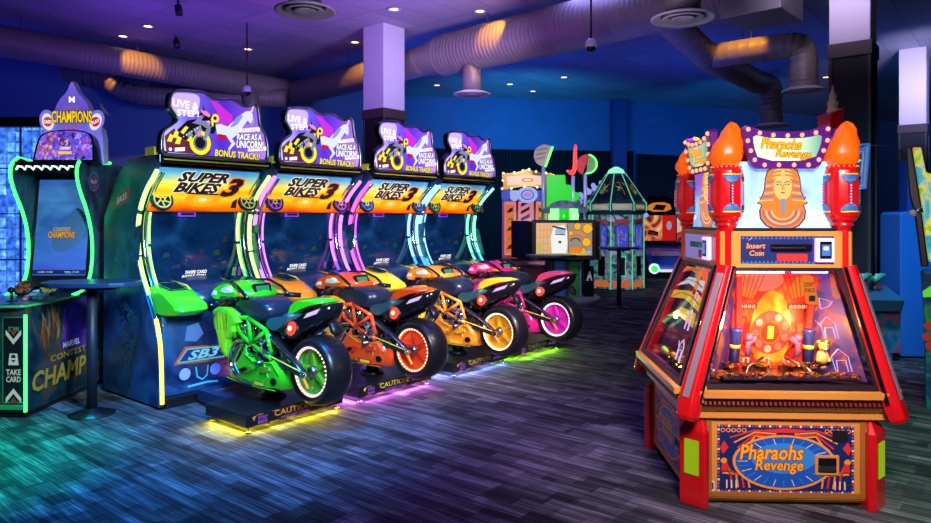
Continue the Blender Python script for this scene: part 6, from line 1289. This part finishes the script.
def mural_cabinet():
    t = thing('colourful_arcade_cabinet', 'arcade cabinet at the right edge with a tilted black screen hood and yellow-green mural', 'arcade machine', (at(918, 0, 5.6).x, 5.6, 0), -.574)
    MU = patchy('bright_mural', [(.28, (.01, .22, .30)), (.42, (.02, .45, .50)), (.5, (.85, .65, .03)), (.57, (.10, .5, .04)), (.66, (.85, .28, .02)), (.76, (.7, .08, .25))], 4, .7)
    G = lambda px, py: ((px-918)*.00683, CAMZ-(py-HZ)/FPX*5.6)
    M = XZ(0)
    mb = MB(); mb.prism([G(905, 147), G(912, 146), G(922, 208), G(914.5, 213), G(909, 195)], -.30, 0, BLACK, M); mb.prism([G(914, 211), G(922, 213), G(929, 266), G(921, 267)], -.30, 0, BLACK, M); mb.build('screen_hood', t, .012)
    mb = MB(); mb.prism([G(912.5, 147), G(921, 147), G(926, 172), G(960, 185), G(960, 262), G(929, 262), G(922, 207)], -.5, -.02, MU, M); mb.build('side_mural', t, .008)
    mb = MB(); P = [G(921, 278), G(924, 274), G(960, 270), G(960, 355), G(926, 356), G(925, 325), G(923, 300)]
    P = P[:3]+[(P[2][0], 0), (G(926, 300)[0], 0)]+P[5:]
    mb.prism(P, -.7, 0, patchy('lower_mural', [(.35, (.005, .04, .10)), (.48, (.01, .12, .22)), (.58, (.02, .30, .08)), (.68, (.10, .45, .05)), (.78, (.02, .03, .05))], 5, .25), M, mat('cabinet_teal', (.01, .12, .2), .35)); mb.build('lower_body', t, .008)
    mb = MB(); mb.tube([(G(911, 0)[0], -.02, G(0, 212)[1]), (G(923, 0)[0], -.03, G(0, 210)[1])], .022, STEEL, 8); mb.ball((G(913, 0)[0], -.03, G(0, 213)[1]), .03, WHITEP, 10); mb.build('hinge', t)
    mb = MB()
    for px, py in ((929, 325), (927, 336), (930, 345)): mb.disc(M, G(px, py), .035, mat('red_spot', (.6, .05, .02), .4, 0, (.6, .05, .02), .5), .004, 14)
    mb.flat(M, [G(922.5, 291), G(931, 285), G(933, 296), G(923, 297)], em('mural_lime', (.2, .8, .1), .8), .004); mb.build('side_lettering', t, fix=False)
mural_cabinet()
# ================================================================== light, camera
def area(name, loc, target, size, col, power, spread=PI):
    l = bpy.data.lights.new(name, 'AREA'); l.shape = 'DISK'; l.size = size; l.color = col; l.energy = power; l.spread = spread
    o = bpy.data.objects.new(name, l); C.objects.link(o); o.location = loc
    o.rotation_euler = (Vector(target)-Vector(loc)).to_track_quat('-Z', 'Y').to_euler(); return o
def spot(name, loc, target, col, power, ang, blend=.5, r=.05):
    l = bpy.data.lights.new(name, 'SPOT'); l.color = col; l.energy = power; l.spot_size = ang; l.spot_blend = blend; l.shadow_soft_size = r
    o = bpy.data.objects.new(name, l); C.objects.link(o); o.location = loc
    o.rotation_euler = (Vector(target)-Vector(loc)).to_track_quat('-Z', 'Y').to_euler(); return o
# added colour washes without fixtures: up onto the ceiling and down over the carpet
for loc, tg, sz, col, pw in (((-1.6, 10.2, 3.3), (-1.6, 10.6, 5.2), 3.0, (.42, .08, 1), 75), ((-5.2, 11.8, 3.5), (-5.0, 12.2, 5.2), 3.0, (.24, .08, 1), 36),
        ((.2, 15.2, 3.2), (.2, 15.5, 5.2), 4.0, (.01, .08, 1), 60), ((5.5, 15.5, 3.2), (5.5, 16, 5.2), 4.0, (.01, .07, 1), 34), ((2.6, 10.6, 3.1), (2.6, 11, 5.2), 2.5, (.07, .07, 1), 16),
        ((10, 14.5, 3.2), (10, 15, 5.2), 3.0, (.01, .22, .9), 22), ((-9.5, 12.0, 3.3), (-9.5, 12.5, 5.2), 3.0, (.04, .05, 1), 22)):
    area('ceiling_fill', loc, tg, sz, col, pw)
for loc, tg, col, pw in (((-6, 11.5, 2.6), (-7.5, 16.6, 2.6), (.02, .06, 1), 16), ((1.5, 16.0, 2.9), (1.5, 21, 3.9), (.02, .42, 1), 80), ((6.5, 17, 3.2), (9, 23.5, 3.6), (.01, .30, 1), 40)):
    area('wall_fill', loc, tg, 2.0, col, pw, 1.9)  # mid-air blue areas added to light the walls
area('added_fill', (-.3, 5.8, 5.1), (-.3, 5.8, 0), 1.2, (.35, .30, 1), 22)  # unseen fills added to brighten bikes, pusher, left cabinet and middle games
area('added_fill', (1.0, 1.2, 2.7), (1.75, 4.0, .9), .8, (1, .80, .85), 27, 1.1)
area('added_fill', (1.2, 9.2, 3.3), (2.2, 13.6, 1.7), .8, (.75, .68, 1), 17, .9)
area('added_fill', (-.9, 3.2, 2.3), (-3.4, 6.2, .8), .6, (.55, .85, 1), 12, .75)
area('added_fill', (-.3, 2.6, 2.3), (-1.3, 6.0, .75), .9, (.55, .80, 1), 30, 1.1)
area('added_fill', (1.5, 4.4, 2.5), (-.3, 7.4, .8), .8, (1, .74, .85), 40, 1.0)
area('added_fill', (2.2, 10.5, 5.1), (2.2, 10.5, 0), 1.5, (.30, .26, 1), 40)
area('ceiling_fill', (.4, 6.2, 2.6), (.4, 7.7, 4.6), 1.2, (.75, .6, 1), 34)  # unseen uplight added so the ring diffusers show
area('cabinet_fill', (3.6, 5.2, 4.2), (4.9, 7.6, .9), .8, (.25, .55, 1), 24, 1.0)  # unseen, added to brighten the blue shooting cabinet
area('column_fill', (1.0, 9.0, 3.6), (-1.4, 13, 4.5), .6, (.62, .50, 1), 34, 1.2)  # unseen areas added to brighten the white column tops
area('column_fill', (2.6, 6.0, 4.6), (4.85, 8.6, 4.75), .5, (.80, .62, 1), 13, .8)
area('column_fill', (8.2, 11.6, 3.8), (9.8, 15, 4.5), .6, (.65, .55, 1), 26, 1.0)
spot('floor_wash_cyan', (-1.6, 3.2, 4.8), (-2.0, 4.85, 0), (.0, .28, 1), 2300, .85, 1)  # unseen spots added to tint the carpet
spot('floor_wash_green', (-2.9, 3.0, 4.8), (-3.35, 4.2, 0), (.0, 1, .12), 2200, .55, 1)
spot('floor_wash_violet', (.2, 5.0, 5.0), (-.1, 5.2, 0), (.20, .03, 1), 480, .85, 1)
spot('floor_wash_blue', (.3, 3.2, 4.8), (.2, 3.6, 0), (.26, .14, 1), 100, 1.0, 1)
spot('floor_wash_teal', (3.4, 4.2, 5.0), (3.4, 4.3, 0), (.0, .8, .36), 520, .8, 1)
# warm downlights that graze the ducts
for px, py, Y, aw in ((140, 55, 13.6, .62), (493, 40, 11.9, .62), (740, 50, 10.4, .6), (110, 84, 15.6, .24), (360, 70, 14.4, .6)):
    q = at(px, py, Y); v = Vector((q.x, q.y, 0)).normalized()
    spot('downlight_beam', (q.x-v.x*.95, q.y-v.y*.95, CEIL-.06), (q.x, q.y, q.z), (1, .38, .02), 230 if aw > .3 else 110, aw, .55, .03)
w = bpy.data.worlds.new('dim_hall'); SC.world = w; w.use_nodes = True
w.node_tree.nodes['Background'].inputs[0].default_value = (.10, .13, .40, 1); w.node_tree.nodes['Background'].inputs[1].default_value = .05
cam = bpy.data.cameras.new('camera'); co = bpy.data.objects.new('camera', cam); C.objects.link(co)
co.location = (0, 0, CAMZ); co.rotation_euler = (PI/2, 0, 0); cam.sensor_width = 36; cam.lens = FPX/931*36; cam.shift_y = -(261.5-HZ)/931
cam.clip_start = .05; SC.camera = co
SC.view_settings.view_transform = 'Standard'; SC.view_settings.look = 'None'; SC.view_settings.gamma = 1; SC.view_settings.exposure = 0
SC.cycles.use_denoising = True; SC.cycles.sample_clamp_indirect = 6; SC.cycles.caustics_reflective = False; SC.cycles.caustics_refractive = False
SC.cycles.max_bounces = 8; SC.cycles.transparent_max_bounces = 12
